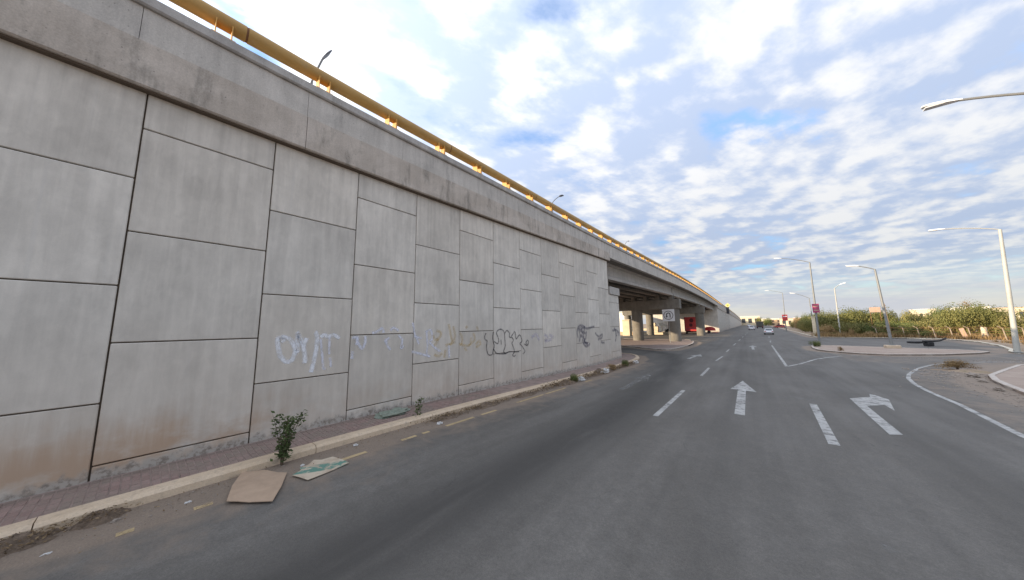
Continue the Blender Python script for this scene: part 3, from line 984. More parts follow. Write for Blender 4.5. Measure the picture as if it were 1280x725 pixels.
W2 = [[(3.71, 2.2), (3.83, 2.22), (3.88, 2.06), (4.0, 1.89), (4.08, 2.05), (4.08, 2.25)], [(3.86, 2.25), (3.84, 2.0)], [(3.74, 1.84), (3.73, 1.62)], [(4.28, 2.34), (4.42, 2.37), (4.59, 2.47), (4.64, 2.33)], [(4.86, 2.4), (4.97, 2.48), (5.15, 2.39)], [(4.72, 2.15), (4.76, 1.98), (4.88, 1.79)], [(4.68, 2.05), (4.83, 2.18)], [(5.13, 2.24), (5.28, 2.09), (5.25, 1.82), (5.34, 1.89)], [(5.65, 2.65), (5.75, 2.26), (5.92, 1.91)], [(5.71, 2.19), (6.02, 2.1)], [(5.64, 1.68), (6.08, 1.55), (6.37, 1.45)], [(6.2, 2.37), (6.26, 1.89), (6.25, 1.54), (6.39, 1.45)], [(6.2, 2.33), (6.39, 2.38), (6.47, 2.08), (6.35, 1.96), (6.7, 1.66), (6.85, 1.61)], [(7.22, 1.79), (7.25, 1.33)]]
Y1 = [[(6.49, 2.2), (6.59, 2.03), (6.79, 2.11), (6.84, 2.27), (6.64, 2.36)], [(6.74, 2.07), (6.65, 1.91), (6.55, 1.83)], [(7.2, 2.6), (7.29, 2.26), (7.38, 1.91)], [(7.06, 1.8), (7.54, 1.9)], [(7.42, 2.51), (7.51, 2.08), (7.27, 1.79)], [(6.56, 1.51), (6.76, 1.42), (6.91, 1.53)], [(7.06, 1.64), (7.01, 1.35)], [(7.77, 2.24), (7.89, 2.02), (7.83, 1.76)], [(7.72, 1.81), (8.25, 1.73), (8.38, 2.04)], [(8.5, 2.22), (8.57, 1.94), (8.25, 1.73)], [(8.01, 1.66), (8.13, 1.52)], [(8.64, 1.62), (8.9, 1.74), (8.83, 1.88), (8.64, 1.75)], [(8.7, 2.5), (8.77, 2.31)], [(8.16, 2.51), (8.07, 2.42)]]
B1 = [[(9.26, 2.2), (9.17, 2.04), (9.22, 1.91), (9.33, 1.85), (9.28, 1.63), (9.33, 1.38), (9.44, 1.24), (9.62, 1.24)], [(9.73, 2.24), (9.68, 1.99), (9.72, 1.79), (9.79, 1.6), (9.68, 1.36), (9.69, 1.23)], [(9.77, 1.81), (10.01, 1.7), (10.09, 1.84), (10.01, 2.04), (9.94, 2.17), (10.04, 2.3), (10.24, 2.34), (10.42, 2.27), (10.5, 2.12), (10.52, 1.89), (10.54, 1.55), (10.43, 1.33), (10.56, 1.19)], [(9.74, 1.48), (9.96, 1.27), (10.56, 1.21), (10.82, 1.28), (11.21, 1.24), (11.61, 1.22)], [(10.9, 2.18), (10.86, 1.97), (11.06, 1.93), (11.16, 1.79), (11.05, 1.66), (11.16, 1.45), (11.23, 1.24), (11.09, 1.11), (11.2, 1.02), (11.32, 1.09)], [(11.0, 1.98), (11.17, 2.13), (11.26, 2.22), (11.34, 2.06), (11.39, 1.85), (11.63, 2.03), (11.78, 1.94), (11.86, 1.72), (11.68, 1.61), (11.85, 1.47), (12.09, 1.21), (11.9, 1.08)], [(12.04, 1.57), (12.31, 1.48), (12.41, 1.62), (12.35, 1.75), (12.19, 1.63), (12.32, 1.52)], [(10.52, 2.15), (10.68, 2.28), (10.84, 2.18)], [(10.24, 1.87), (10.26, 1.64)]]
B2 = [[(18.11, 1.63), (18.03, 2.01), (18.23, 2.34), (18.62, 2.44), (19.07, 2.38), (19.52, 2.23), (20.52, 2.32), (20.91, 2.34)], [(18.32, 2.15), (18.44, 1.76), (18.29, 1.34)], [(18.71, 2.24), (18.79, 1.89), (18.55, 1.71), (18.88, 1.65), (18.73, 1.31)], [(19.17, 2.23), (19.0, 1.74), (19.19, 1.29), (19.64, 1.11)], [(19.5, 2.03), (19.33, 1.58), (18.96, 1.3), (19.65, 1.21)], [(18.16, 2.2), (19.29, 2.31)], [(20.99, 1.88), (21.64, 1.59), (22.37, 1.73), (22.19, 1.46), (21.47, 1.38)], [(22.0, 1.14), (22.72, 1.05)], [(18.48, 2.1), (19.36, 1.88)], [(18.84, 1.21), (19.39, 0.98), (20.01, 1.14)]]
B3 = [[(24.98, 2.2), (25.29, 1.95), (25.38, 1.39), (25.14, 1.04)], [(24.6, 1.96), (25.48, 2.01), (26.16, 1.74), (26.12, 1.49)], [(25.72, 1.82), (25.57, 1.45)]]
L1 = [[(12.68, 1.87), (13.16, 2.0), (13.42, 1.68)], [(13.95, 1.97), (14.32, 1.8), (14.0, 1.61), (14.78, 1.7)], [(14.48, 1.96), (14.95, 1.78)]]

def catmull(pts, n_=6):
    if len(pts) < 3:
        return [tuple(p) for p in densify(pts, 0.08)]
    P_ = [pts[0]] + pts + [pts[-1]]
    out = []
    for i in range(1, len(P_) - 2):
        p0, p1, p2, p3 = (Vector((*q, 0)) for q in P_[i - 1:i + 3])
        for s_ in range(n_):
            t_ = s_ / n_
            q = 0.5 * ((2 * p1) + (p2 - p0) * t_ + (2 * p0 - 5 * p1 + 4 * p2 - p3) * t_ ** 2 + (3 * p1 - p0 - 3 * p2 + p3) * t_ ** 3)
            out.append((q.x, q.y))
    out.append(tuple(pts[-1]))
    return out
gl = [0]
def graffiti(strokes, m_, wid, label):
    mb = MB(); ac = []
    for st_ in strokes:
        pts = catmull(st_)
        gl[0] += 1
        x = XW + 0.0075 + 0.0004 * (gl[0] % 12)
        l = offset_line(pts, wid / 2); r_ = offset_line(pts, -wid / 2)
        vs = []; fs = []
        for i, (p, c_, q) in enumerate(zip(l, pts, r_)):
            vs += [(x, *p), (x, *c_), (x, *q)]; ac.extend([-1.0, 0.0, 1.0])
            if i:
                b_ = 3 * (i - 1)
                fs += [(b_, b_ + 1, b_ + 4, b_ + 3), (b_ + 1, b_ + 2, b_ + 5, b_ + 4)]
        mb.add(vs, fs)
    o = mb.build('graffiti', m_, wall, attrs={'across': ac})
    o['label'] = label
graffiti(W1, MAT['spray_white'], 0.15, 'thick white spray-paint letters low on the wall')
graffiti(W1b, MAT['spray_pale'], 0.09, 'faint white vertical spray strokes')
graffiti(W2, MAT['spray_pale'], 0.12, 'faded bluish white scribble across two panels')
graffiti(Y1, MAT['spray_yellow'], 0.15, 'faded yellow spray scribble')
graffiti(B1, MAT['spray_black'], 0.085, 'black outlined spray lettering')
graffiti(B2, MAT['spray_blue'], 0.26, 'dense blue-black scribble')
graffiti(B3, MAT['spray_blue'], 0.30, 'blue-black scribble at the wall end')
graffiti(L1, MAT['spray_lilac'], 0.28, 'pale lilac smear')

# ------------------------------------------------------------------ parapet, rail
def X(y): return -8.75 + shift(y)
YE = 500
par = thing('parapet', 'light grey concrete parapet with projecting ledge along the whole overpass edge', 'parapet', (-8.8, 6, 8.2))
cuts = [-0.6 + 2.8 * i for i in range(-5, 10)]
cuts = [c_ for c_ in cuts if c_ < 24] + [24.5]
for a, b in zip(cuts, cuts[1:]):
    prism_run(a + 0.004, b - 0.004, lambda y_: [(X(y_) - 0.28, top(y_) - 1.70), (X(y_) + 0.0, top(y_) - 1.70), (X(y_) - 0.01, top(y_) - 0.985), (X(y_) - 0.28, top(y_) - 0.985)]).build('parapet_panel', MAT['parapet'], par)
cuts = [24.5, 40.5, 56, 71.5, 87, 104, 121] 
for a, b in zip(cuts, cuts[1:]):
    prism_run(a + 0.01, b - 0.01, lambda y_: [(X(y_) - 0.28, top(y_) - 2.12), (X(y_) + 0.03, top(y_) - 2.12), (X(y_), top(y_) - 0.985), (X(y_) - 0.28, top(y_) - 0.985)], 3).build('parapet_panel', MAT['parapet'], par)
prism_run(121, YE, lambda y_: [(X(y_) - 0.28, top(y_) - 1.9), (X(y_) + 0.02, top(y_) - 1.9), (X(y_), top(y_) - 0.985), (X(y_) - 0.28, top(y_) - 0.985)], 10).build('parapet_panel', MAT['parapet'], par)
cuts = [-14, -4.8, 5.0, 14.8, 24.5, 40.5, 56, 71.5, 87, 104, 121, 160, 200, 260, 340, YE]
for a, b in zip(cuts, cuts[1:]):
    prism_run(a + 0.003, b - 0.003, lambda y_: [(X(y_) - 0.34, top(y_) - 0.98), (X(y_) + 0.045, top(y_) - 0.98), (X(y_) + 0.075, top(y_) - 0.945), (X(y_) + 0.075, top(y_) - 0.76), (X(y_) + 0.05, top(y_) - 0.735), (X(y_) - 0.34, top(y_) - 0.735)], 1.5 if b < 30 else 5).build('ledge', MAT['ledge'], par)

rail = thing('guard_rail', 'yellow tubular guard rail on paired brackets along the top of the overpass', 'guard rail', (-8.9, 6, 9.2))
cuts = [-14, -5.35, 0.9, 7.15, 13.4, 19.65, 25.9, 32.15, 38.4, 44.65, 50.9, 57.2, 69.6, 82, 95, 108, 121, 150, 190, 250, 340, YE]
for a, b in zip(cuts, cuts[1:]):
    ys_ = steps(a + 0.02, b - 0.02, 1.5 if b < 60 else 6)
    mb = MB()
    rings = []
    for y_ in ys_:
        cx, cz = X(y_) - 0.20, top(y_) - 0.19
        rings.append([(cx + 0.165 * cos(2 * pi * j / 18), y_, cz + 0.19 * sin(2 * pi * j / 18)) for j in range(18)])
    mb.loft(rings); mb.build('rail_pipe', MAT['rail'], rail, smooth=True)
for c_ in [q for q in cuts[1:-1] if q < 60]:
    mb = MB(); cx, cz = X(c_) - 0.20, top(c_) - 0.19
    mb.loft([[(cx + 0.155 * cos(2 * pi * j / 18), y_, cz + 0.18 * sin(2 * pi * j / 18)) for j in range(18)] for y_ in (c_ - 0.1, c_ + 0.1)])
    mb.build('pipe_sleeve', MAT['rust'], rail, smooth=True)
bm_cache = None
yb = 0.505 - 2.05 * 7
while yb < 140:
    cz = top(yb) - 0.735
    if bm_cache is None:
        mb = MB()
        for s_ in (-0.135, 0.135):
            mb.add([(-0.34, s_ - 0.008, 0.0), (0.0, s_ - 0.008, 0.0), (-0.03, s_ - 0.008, 0.42), (-0.30, s_ - 0.008, 0.42),
                    (-0.34, s_ + 0.008, 0.0), (0.0, s_ + 0.008, 0.0), (-0.03, s_ + 0.008, 0.42), (-0.30, s_ + 0.008, 0.42)],
                   [(0, 1, 2, 3), (7, 6, 5, 4), (0, 4, 5, 1), (1, 5, 6, 2), (2, 6, 7, 3), (3, 7, 4, 0)])
        mb.box((-0.17, 0, 0.009), (0.40, 0.40, 0.018))
        WL['_'] = Vector((0, 0, 0))
        o = mb.build('rail_bracket', MAT['rail_plate'], rail, loc=(0, 0, 0)); bm_cache = o.data
    else:
        o = bpy.data.objects.new('rail_bracket', bm_cache); COL.objects.link(o); o.parent = rail
    o.location = Vector((X(yb) + 0.02, yb, cz)) - WL[rail.name]
    yb += 2.05

# ------------------------------------------------------------------ bridge superstructure
XB = -29.3  # far edge: deck widened on this side to darken the space beneath
br = thing('overpass_bridge', 'concrete girder bridge deck spanning three openings beyond the panel wall', 'bridge', (-15, 73, 7))
mb = MB(); mb.loft([[(X(y_) - 0.02, y_, top(y_) - 2.10), (X(y_) - 0.02, y_, top(y_) - 1.75), (XB + shift(y_), y_, top(y_) - 1.75), (XB + shift(y_), y_, top(y_) - 2.10)] for y_ in steps(24.5, 121, 4)])
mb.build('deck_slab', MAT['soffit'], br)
mb = MB(); mb.loft([[(XB + shift(y_) + 0.3, y_, top(y_) - 1.75), (XB + shift(y_), y_, top(y_) - 1.75), (XB + shift(y_), y_, top(y_) - 0.8), (XB + shift(y_) + 0.3, y_, top(y_) - 0.8)] for y_ in steps(-14, 121, 4)])
mb.build('far_parapet', MAT['parapet'], br)
SP = [(24.75, 55.85), (56.35, 86.85), (87.35, 120.6)]
for a, b in SP:
    for g in range(10):
        gx = -10.2 - g * 2.06
        def prof(y_):
            x_ = gx + shift(y_); t_ = top(y_) - 2.11
            bt = top(y_) - 3.62
            return [(x_ - 0.33, bt), (x_ + 0.33, bt), (x_ + 0.33, bt + 0.28), (x_ + 0.13, bt + 0.46), (x_ + 0.12, t_ - 0.18), (x_ + 0.42, t_ - 0.08), (x_ + 0.42, t_),
                    (x_ - 0.42, t_), (x_ - 0.42, t_ - 0.08), (x_ - 0.12, t_ - 0.18), (x_ - 0.13, bt + 0.46), (x_ - 0.33, bt + 0.28)]
        prism_run(a, b, prof, 4).build('girder', MAT['girder'] if g == 0 else MAT['soffit'], br)  # inner girders take the concrete with shade in its colour
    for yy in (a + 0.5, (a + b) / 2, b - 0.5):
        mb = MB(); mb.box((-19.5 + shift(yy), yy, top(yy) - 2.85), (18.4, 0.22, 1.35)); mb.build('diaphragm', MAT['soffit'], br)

def pier(yc, lab):
    sx = shift(yc)
    zt = top(yc) - 4.28
    t = thing('bridge_pier', lab, 'pier', (-15.6 + sx, yc, -0.6), 'bridge piers under the overpass')
    mb = MB()
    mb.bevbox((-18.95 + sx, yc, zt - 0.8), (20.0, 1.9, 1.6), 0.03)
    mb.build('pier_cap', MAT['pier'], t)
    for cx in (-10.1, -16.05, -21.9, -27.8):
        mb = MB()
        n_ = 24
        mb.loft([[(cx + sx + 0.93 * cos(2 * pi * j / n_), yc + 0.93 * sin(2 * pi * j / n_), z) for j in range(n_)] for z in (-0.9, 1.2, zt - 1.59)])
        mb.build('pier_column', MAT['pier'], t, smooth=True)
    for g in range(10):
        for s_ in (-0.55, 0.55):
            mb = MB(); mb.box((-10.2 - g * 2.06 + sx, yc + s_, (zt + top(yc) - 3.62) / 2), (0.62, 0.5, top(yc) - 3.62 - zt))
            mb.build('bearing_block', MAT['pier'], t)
    return t
pier(56.1, 'nearer row of round concrete columns under a deep cap beam, beside the U-turn sign')
pier(87.1, 'farther row of round concrete columns under a cap beam, beside the red box truck')

# far abutment and approach wall
fw = thing('approach_wall', 'far grey approach wall descending beyond the bridge towards the distant traffic', 'wall', (-7.5, 300, -0.6))
mb = MB()
mb.loft([[(X(y_) - 0.15, y_, -0.9), (X(y_) - 0.15, y_, top(y_) - 1.85), (XB + shift(y_), y_, top(y_) - 1.85), (XB + shift(y_), y_, -0.9)] for y_ in steps(121, YE, 10)])
mb.build('wall_body', MAT['panel'], fw)
prism_run(121, YE, lambda y_: [(X(y_) - 0.2, max(top(y_) - 2.9, -0.9)), (X(y_) + 0.03, max(top(y_) - 2.9, -0.9)), (X(y_) + 0.03, top(y_) - 1.88), (X(y_) - 0.2, top(y_) - 1.88)], 10).build('coping_beam', MAT['coping'], fw)
mb = MB()
for i in range(30):
    y_ = 123 + i * 2.1
    for z0 in ((1.4, 3.5, 5.6) if i % 2 else (0.4, 2.4, 4.5, 6.6)):
        if z0 < top(y_) - 3.2: mb.box((X(y_) - 0.146, y_ + 1.05, z0), (0.02, 2.1, 0.04))
    mb.box((X(y_) - 0.146, y_, (top(y_) - 3.5) / 2), (0.02, 0.04, top(y_) - 2.9))
o = mb.build('panel_joints', MAT['joint'], fw); o['kind'] = 'stuff'
mb = MB(); mb.bevbox((-6.05, 163, 8.0), (1.0, 0.5, 3.0), 0.05)
o = mb.build('sign_box', MAT['black'])
mb = MB(); mb.bevbox((-6.05, 162.73, 8.0), (0.86, 0.03, 2.86), 0.01); mb.build('face_panel', MAT['lamp_dark'], o)
for zz in (7.2, 8.8):
    mb = MB(); mb.box((-6.6, 163, zz), (0.3, 0.12, 0.12)); mb.build('bracket', MAT['rust'], o)
tag(o, 'dark rectangular sign box fixed high on the far approach wall', 'sign')

# U-turn sign on the first column
sg = thing('traffic_sign', 'square white sign with a black circled U-turn arrow hanging beside the bridge column', 'sign', (-9.45, 51.0, 3.8))
mb = MB(); mb.bevbox((-9.45, 51.0, 3.78), (1.72, 0.05, 1.86), 0.015); mb.build('sign_plate', MAT['sign_white'], sg)
yf = 50.965
mb = MB(); n_ = 40
ri, ro = 0.60, 0.68
vs = []
for j in range(n_):
    a_ = 2 * pi * j / n_
    for r_ in (ri, ro):
        vs.append((-9.45 + r_ * cos(a_), yf, 3.78 + r_ * sin(a_)))
mb.add(vs, [(2 * j, 2 * j + 1, (2 * j + 3) % (2 * n_), (2 * j + 2) % (2 * n_)) for j in range(n_)])
mb.build('circle_mark', MAT['sign_black'], sg)
mb = MB(); vs = []; fs = []
pth = [(0.24, -0.36), (0.24, 0.12)] + [(0.24 * cos(pi * q / 10), 0.12 + 0.24 * sin(pi * q / 10)) for q in range(1, 11)] + [(-0.24, -0.12)]
l = offset_line(pth, 0.065); r_ = offset_line(pth, -0.065)
for i, (p, q) in enumerate(zip(l, r_)):
    vs += [(-9.45 + p[0], yf, 3.78 + p[1]), (-9.45 + q[0], yf, 3.78 + q[1])]
    if i: fs.append((2 * i - 2, 2 * i - 1, 2 * i + 1, 2 * i))
mb.add(vs, fs)
mb.add([(-9.45 - 0.24 - 0.17, yf, 3.78 - 0.12), (-9.45 - 0.24 + 0.17, yf, 3.78 - 0.12), (-9.45 - 0.24, yf, 3.78 - 0.40)], [(0, 1, 2)])
mb.build('arrow_mark', MAT['sign_black'], sg)
mb = MB(); mb.tube([(-9.45, 51.03, 4.72), (-9.45, 51.07, -0.6)], 0.05, 10); mb.build('post', MAT['galv'], sg)

# ------------------------------------------------------------------ street lamps
def lamp(label, base, topp, head, style='white', rb=0.12, rt=0.07, lower=None, group='street lamps'):
    t = thing('street_lamp', label, 'street lamp', base, group)
    b, tp, h = Vector(base), Vector(topp), Vector(head)
    mb = MB(); mb.tube([b + Vector((0, 0, -0.1)), b.lerp(tp, 0.5), tp], [rb, (rb + rt) / 2, rt], 12)
    mb.build('pole', MAT['galv_pale'] if style == 'pale' else MAT['galv'], t, smooth=True)
    mb = MB(); mb.bevbox(b + Vector((0, 0, 0.03)), (0.42, 0.42, 0.06), 0.01); mb.build('base_plate', MAT['galv'], t)
    out = (h - tp)
    hd = Vector((out.x, out.y, 0)).normalized()
    mid = tp.lerp(h, 0.45) + Vector((0, 0, 0.14 * out.length * 0.5))
    pts = []
    for i in range(9):
        q = i / 8
        pts.append(tp * (1 - q) ** 2 + mid * 2 * q * (1 - q) + h * q * q)
    mb = MB(); mb.tube([tp - Vector((0, 0, 0.15))] + pts, [0.05] * 10, 8); mb.build('arm', MAT['galv_pale'] if style == 'pale' else MAT['galv'], t, smooth=True)
    sd = Vector((-hd.y, hd.x, 0))
    up = Vector((0, 0, 1))
    sl = (pts[-1] - pts[-2]).normalized()
    sl = Vector((sl.x, sl.y, sl.z * 0.5)).normalized()
    mb = MB(); rings = []
    L_ = 0.75 if style == 'dark' else 0.9
    wk = 1.5 if style == 'dark' else 0.85
    for q, wdt, hh in ((-0.12, 0.06, 0.06), (0.05, 0.11, 0.09), (0.3, 0.17, 0.11), (0.7, 0.18, 0.10), (0.95, 0.14, 0.07), (1.0, 0.06, 0.03)):
        c_ = h + sl * (q * L_)
        rings.append([c_ + sd * (wdt * wk * sx_) + up * (hh * wk * sz_) for sx_, sz_ in ((-1, -0.35), (1, -0.35), (1, 0.2), (0.6, 0.9), (-0.6, 0.9), (-1, 0.2))])
    mb.loft(rings)
    hm = mb.build('lamp_head', MAT['lamp_white'] if style != 'dark' else MAT['lamp_dark'], t, smooth=True)
    mb = MB(); mb.box(h + sl * 0.58 - up * 0.055, (0.5, 0.26, 0.05), rz=math.atan2(hd.y, hd.x)); (mb.build('lens', MAT['lens'], hm) if style != 'dark' else None)
    return t
lamp('pale lamp post at the right edge with its arm reaching left over the side road', (18.62, 48.8, -0.5), (19.12, 48.8, 10.75), (16.1, 48.8, 11.45), style='pale', rb=0.17, rt=0.10)
lb = lamp('grey lamp post standing on a small concrete plinth on the pink median island', (12.05, 50.5, -0.16), (11.75, 50.5, 8.2), (10.5, 50.5, 8.75), rb=0.13, rt=0.08)
mb = MB(); mb.bevbox((12.05, 50.5, -0.36), (1.0, 1.0, 0.42), 0.05); mb.build('plinth', MAT['plinth'], lb)
lc = lamp('tall lamp post carrying a square magenta sign beside the main road', (8.9, 67.8, -0.58), (9.04, 67.8, 12.25), (5.6, 67.8, 13.45), rb=0.15, rt=0.09)
mb = MB(); mb.bevbox((8.98, 67.55, 4.62), (0.80, 0.05, 1.45), 0.015)
ls = mb.build('traffic_sign', MAT['magenta']); tag(ls, 'square magenta sign fixed to the tall lamp post by the main road', 'sign')
for zz in (4.3, 4.95):
    mb = MB(); mb.box((8.98, 67.518, zz), (0.56, 0.012, 0.13)); mb.build('text_band', MAT['sign_pale'], ls)
lamp('short lamp post on the far verge with its arm turned right, away from the road', (14.38, 86.4, -0.5), (14.51, 86.4, 9.1), (15.3, 86.4, 9.8), style='pale', rb=0.13, rt=0.08)
le = lamp('distant lamp post by the main road with a small red sign low on it', (10.11, 133, -0.6), (10.34, 133, 12.2), (6.9, 133, 13.3), rb=0.14, rt=0.09)
mb = MB(); mb.bevbox((10.15, 132.8, 3.9), (1.3, 0.06, 2.0), 0.02); o = mb.build('traffic_sign', MAT['red_panel']); tag(o, 'small red sign low on the distant lamp post', 'sign')
mb = MB(); mb.box((10.15, 132.762, 4.3), (0.9, 0.012, 0.25)); mb.build('text_band', MAT['sign_white'], o)
lamp('lamp post half hidden behind the magenta sign post, its thin arm reaching left', (11.5, 92, -0.5), (11.4, 92, 7.7), (9.2, 92, 8.9), rb=0.11, rt=0.07)
lamp('near lamp post of which only the arm and flat head enter at the top right', (10.4, 20, -0.45), (10.2, 20, 10.35), (7.55, 20, 11.42), rb=0.14, rt=0.09)
lamp('dark lamp on the overpass just above the yellow rail, near the camera', (-17, 4.0, 8.0), (-17, 4.35, 15.6), (-17, 4.78, 17.35), style='dark', rb=0.1, rt=0.06, group='overpass lamps')
lamp('small lamp on the overpass rising over the middle of the yellow rail', (-17, 28.5, 8.2), (-17, 29.3, 17.2), (-17, 31.2, 18.7), style='dark', rb=0.1, rt=0.06, group='overpass lamps')
lamp('tiny pale lamp on the overpass peeking over the rail above the first span', (-17, 55.5, 8.9), (-17, 56.4, 17.8), (-17, 58.2, 18.9), rb=0.1, rt=0.06, group='overpass lamps')

# overpass road surface between the parapets carries the lamps
mb = MB(); mb.loft([[(X(y_) - 0.3, y_, top(y_) - 1.95), (X(y_) - 0.3, y_, top(y_) - 1.70), (XB + shift(y_) + 0.32, y_, top(y_) - 1.70), (XB + shift(y_) + 0.32, y_, top(y_) - 1.95)] for y_ in steps(-14, YE, 6)])
o = mb.build('overpass_road', MAT['asphalt']); o['kind'] = 'structure'

# small roadside posts and boards
t = thing('yellow_sign', 'small yellow diamond sign on a post above the far approach wall', 'sign', (-6.3, 176, 8.6))
mb = MB(); mb.tube([(-6.4, 176, 8.3), (-6.4, 176, 11.2)], 0.06, 8); mb.build('post', MAT['galv'], t)
mb = MB(); mb.box((-6.4, 175.9, 10.9), (1.5, 0.05, 1.5), tilt=Matrix.Rotation(pi / 4, 3, 'Y')); p_ = mb.build('sign_plate', MAT['sign_yellow'], t)
mb = MB(); mb.box((-6.4, 175.86, 10.9), (0.5, 0.02, 0.5)); mb.build('symbol', MAT['rust'], p_)
t = thing('leaning_post', 'bare tan wooden post leaning beside the island lamp, in front of the bushes', 'post', (20.15, 84.6, -0.5))
mb = MB(); mb.tube([(20.25, 84.6, -0.6), (20.15, 84.6, 2.5), (20.05, 84.6, 5.6)], [0.17, 0.14, 0.10], 9); mb.build('post', MAT['wood_post'], t, smooth=True)
mb = MB(); mb.box((20.05, 84.6, 5.3), (0.1, 0.5, 0.1)); mb.build('crosspiece', MAT['rust'], t)
t = thing('notice_board', 'pale orange board on posts standing above the bushes behind the island lamp', 'sign', (19.0, 86, -0.5))
mb = MB(); mb.bevbox((19.2, 86, 4.55), (1.35, 0.08, 0.95), 0.02); mb.build('board', MAT['sign_pale'], t)
for s_ in (-0.6, 0.6):
    mb = MB(); mb.tube([(19.2 + s_, 86.08, -0.6), (19.2 + s_, 86.08, 4.9)], 0.035, 8); mb.build('leg', MAT['rust'], t)
t = thing('cream_marker', 'short cream post standing behind the magenta sign post', 'post', (9.1, 85, -0.5))
mb = MB(); mb.bevbox((10.9, 86.5, 1.4), (0.5, 0.4, 4.0), 0.04); mb.build('shaft', MAT['cream'], t)
mb = MB(); mb.bevbox((10.9, 86.5, 3.45), (0.64, 0.54, 0.14), 0.02); mb.build('cap', MAT['cream'], t)

# ------------------------------------------------------------------ fence on the verge
fn = thing('wire_fence', 'leaning concrete-post wire fence with angled tops between the kerb and the bushes', 'fence', (24, 80, -0.5))
FP = [(18.6, 84.0), (22.6, 81.6), (26.6, 78.8), (30.6, 74.0), (34.6, 68.0), (39, 62)]
fpts = densify(FP, 1.7)
for i, p in enumerate(fpts):
    lx = -0.16 + R.uniform(-0.08, 0.08)
    mb = MB()
    mb.tube([(p[0], p[1], -0.6), (p[0] + lx, p[1], 1.15), (p[0] + lx - 0.42, p[1] - 0.05, 1.50)], [0.065, 0.06, 0.045], 6)
    mb.build('post', MAT['post'], fn)
for zz in (0.0, 0.35, 0.7, 1.05, 1.3):
    mb = MB()
    mb.tube([(p[0] - 0.16 * zz - (0.2 if zz > 1.2 else 0), p[1], zz + R.uniform(-0.03, 0.03) - 0.2 + 0.2 * (zz > 0.3)) for p in fpts], 0.02, 4)
    mb.build('wire', MAT['rust'], fn)
t = thing('tan_board', 'narrow tan board propped against the wire fence', 'board', (26.3, 78.5, -0.5))
mb = MB(); mb.bevbox((25.9, 78.6, 0.35), (0.45, 0.08, 1.6), 0.015, tilt=Matrix.Rotation(-0.2, 3, 'Y')); mb.build('panel', MAT['sign_pale'], t)
mb = MB(); mb.box((25.9, 78.7, 0.1), (0.08, 0.3, 1.4)); mb.build('prop', MAT['wood_post'], t)
t = thing('white_tank', 'small white water tank on a stand behind the wire fence', 'tank', (27.6, 78.4, -0.5))
mb = MB(); mb.loft([[(27.9 + 0.27 * f_ * cos(2 * pi * j / 14), 79.2 + 0.27 * f_ * sin(2 * pi * j / 14), z) for j in range(14)] for z, f_ in ((0.15, 0.9), (0.2, 1), (1.15, 1), (1.25, 0.85), (1.3, 0.3))]); mb.build('tank_body', MAT['cream'], t, smooth=True)
for s_ in (-0.18, 0.18):
    mb = MB(); mb.box((27.9 + s_, 79.2, -0.1), (0.1, 0.5, 0.95)); mb.build('leg', MAT['galv'], t)

# black wreckage lying in the side road
t = thing('scrap_heap', 'black broken car scrap lying on the side road behind the pink median island', 'debris', (17, 60, -0.6))
mb = MB(); mb.bevbox((17.6, 65.0, -0.46), (1.5, 0.9, 0.22), 0.06, rz=0.68); mb.build('flat_slab', MAT['black'], t)
mb = MB(); mb.bevbox((16.5, 57.7, -0.33), (0.75, 0.5, 0.46), 0.07, rz=0.68); mb.build('block', MAT['black'], t)
def arm_ring(x, y_, z, hh):
    return [(x, y_ - 0.2, z), (x, y_ + 0.2, z), (x, y_ + 0.2, z + hh), (x, y_ - 0.2, z + hh * 0.9)]
mb = MB(); mb.loft([arm_ring(16.0, 57.3, -0.06, 0.16), arm_ring(16.9, 58.0, -0.10, 0.20), arm_ring(17.5, 58.4, -0.02, 0.15), arm_ring(18.0, 58.8, 0.20, 0.12), arm_ring(18.15, 58.9, 0.30, 0.10)])
mb.build('bent_panel', MAT['black'], t)

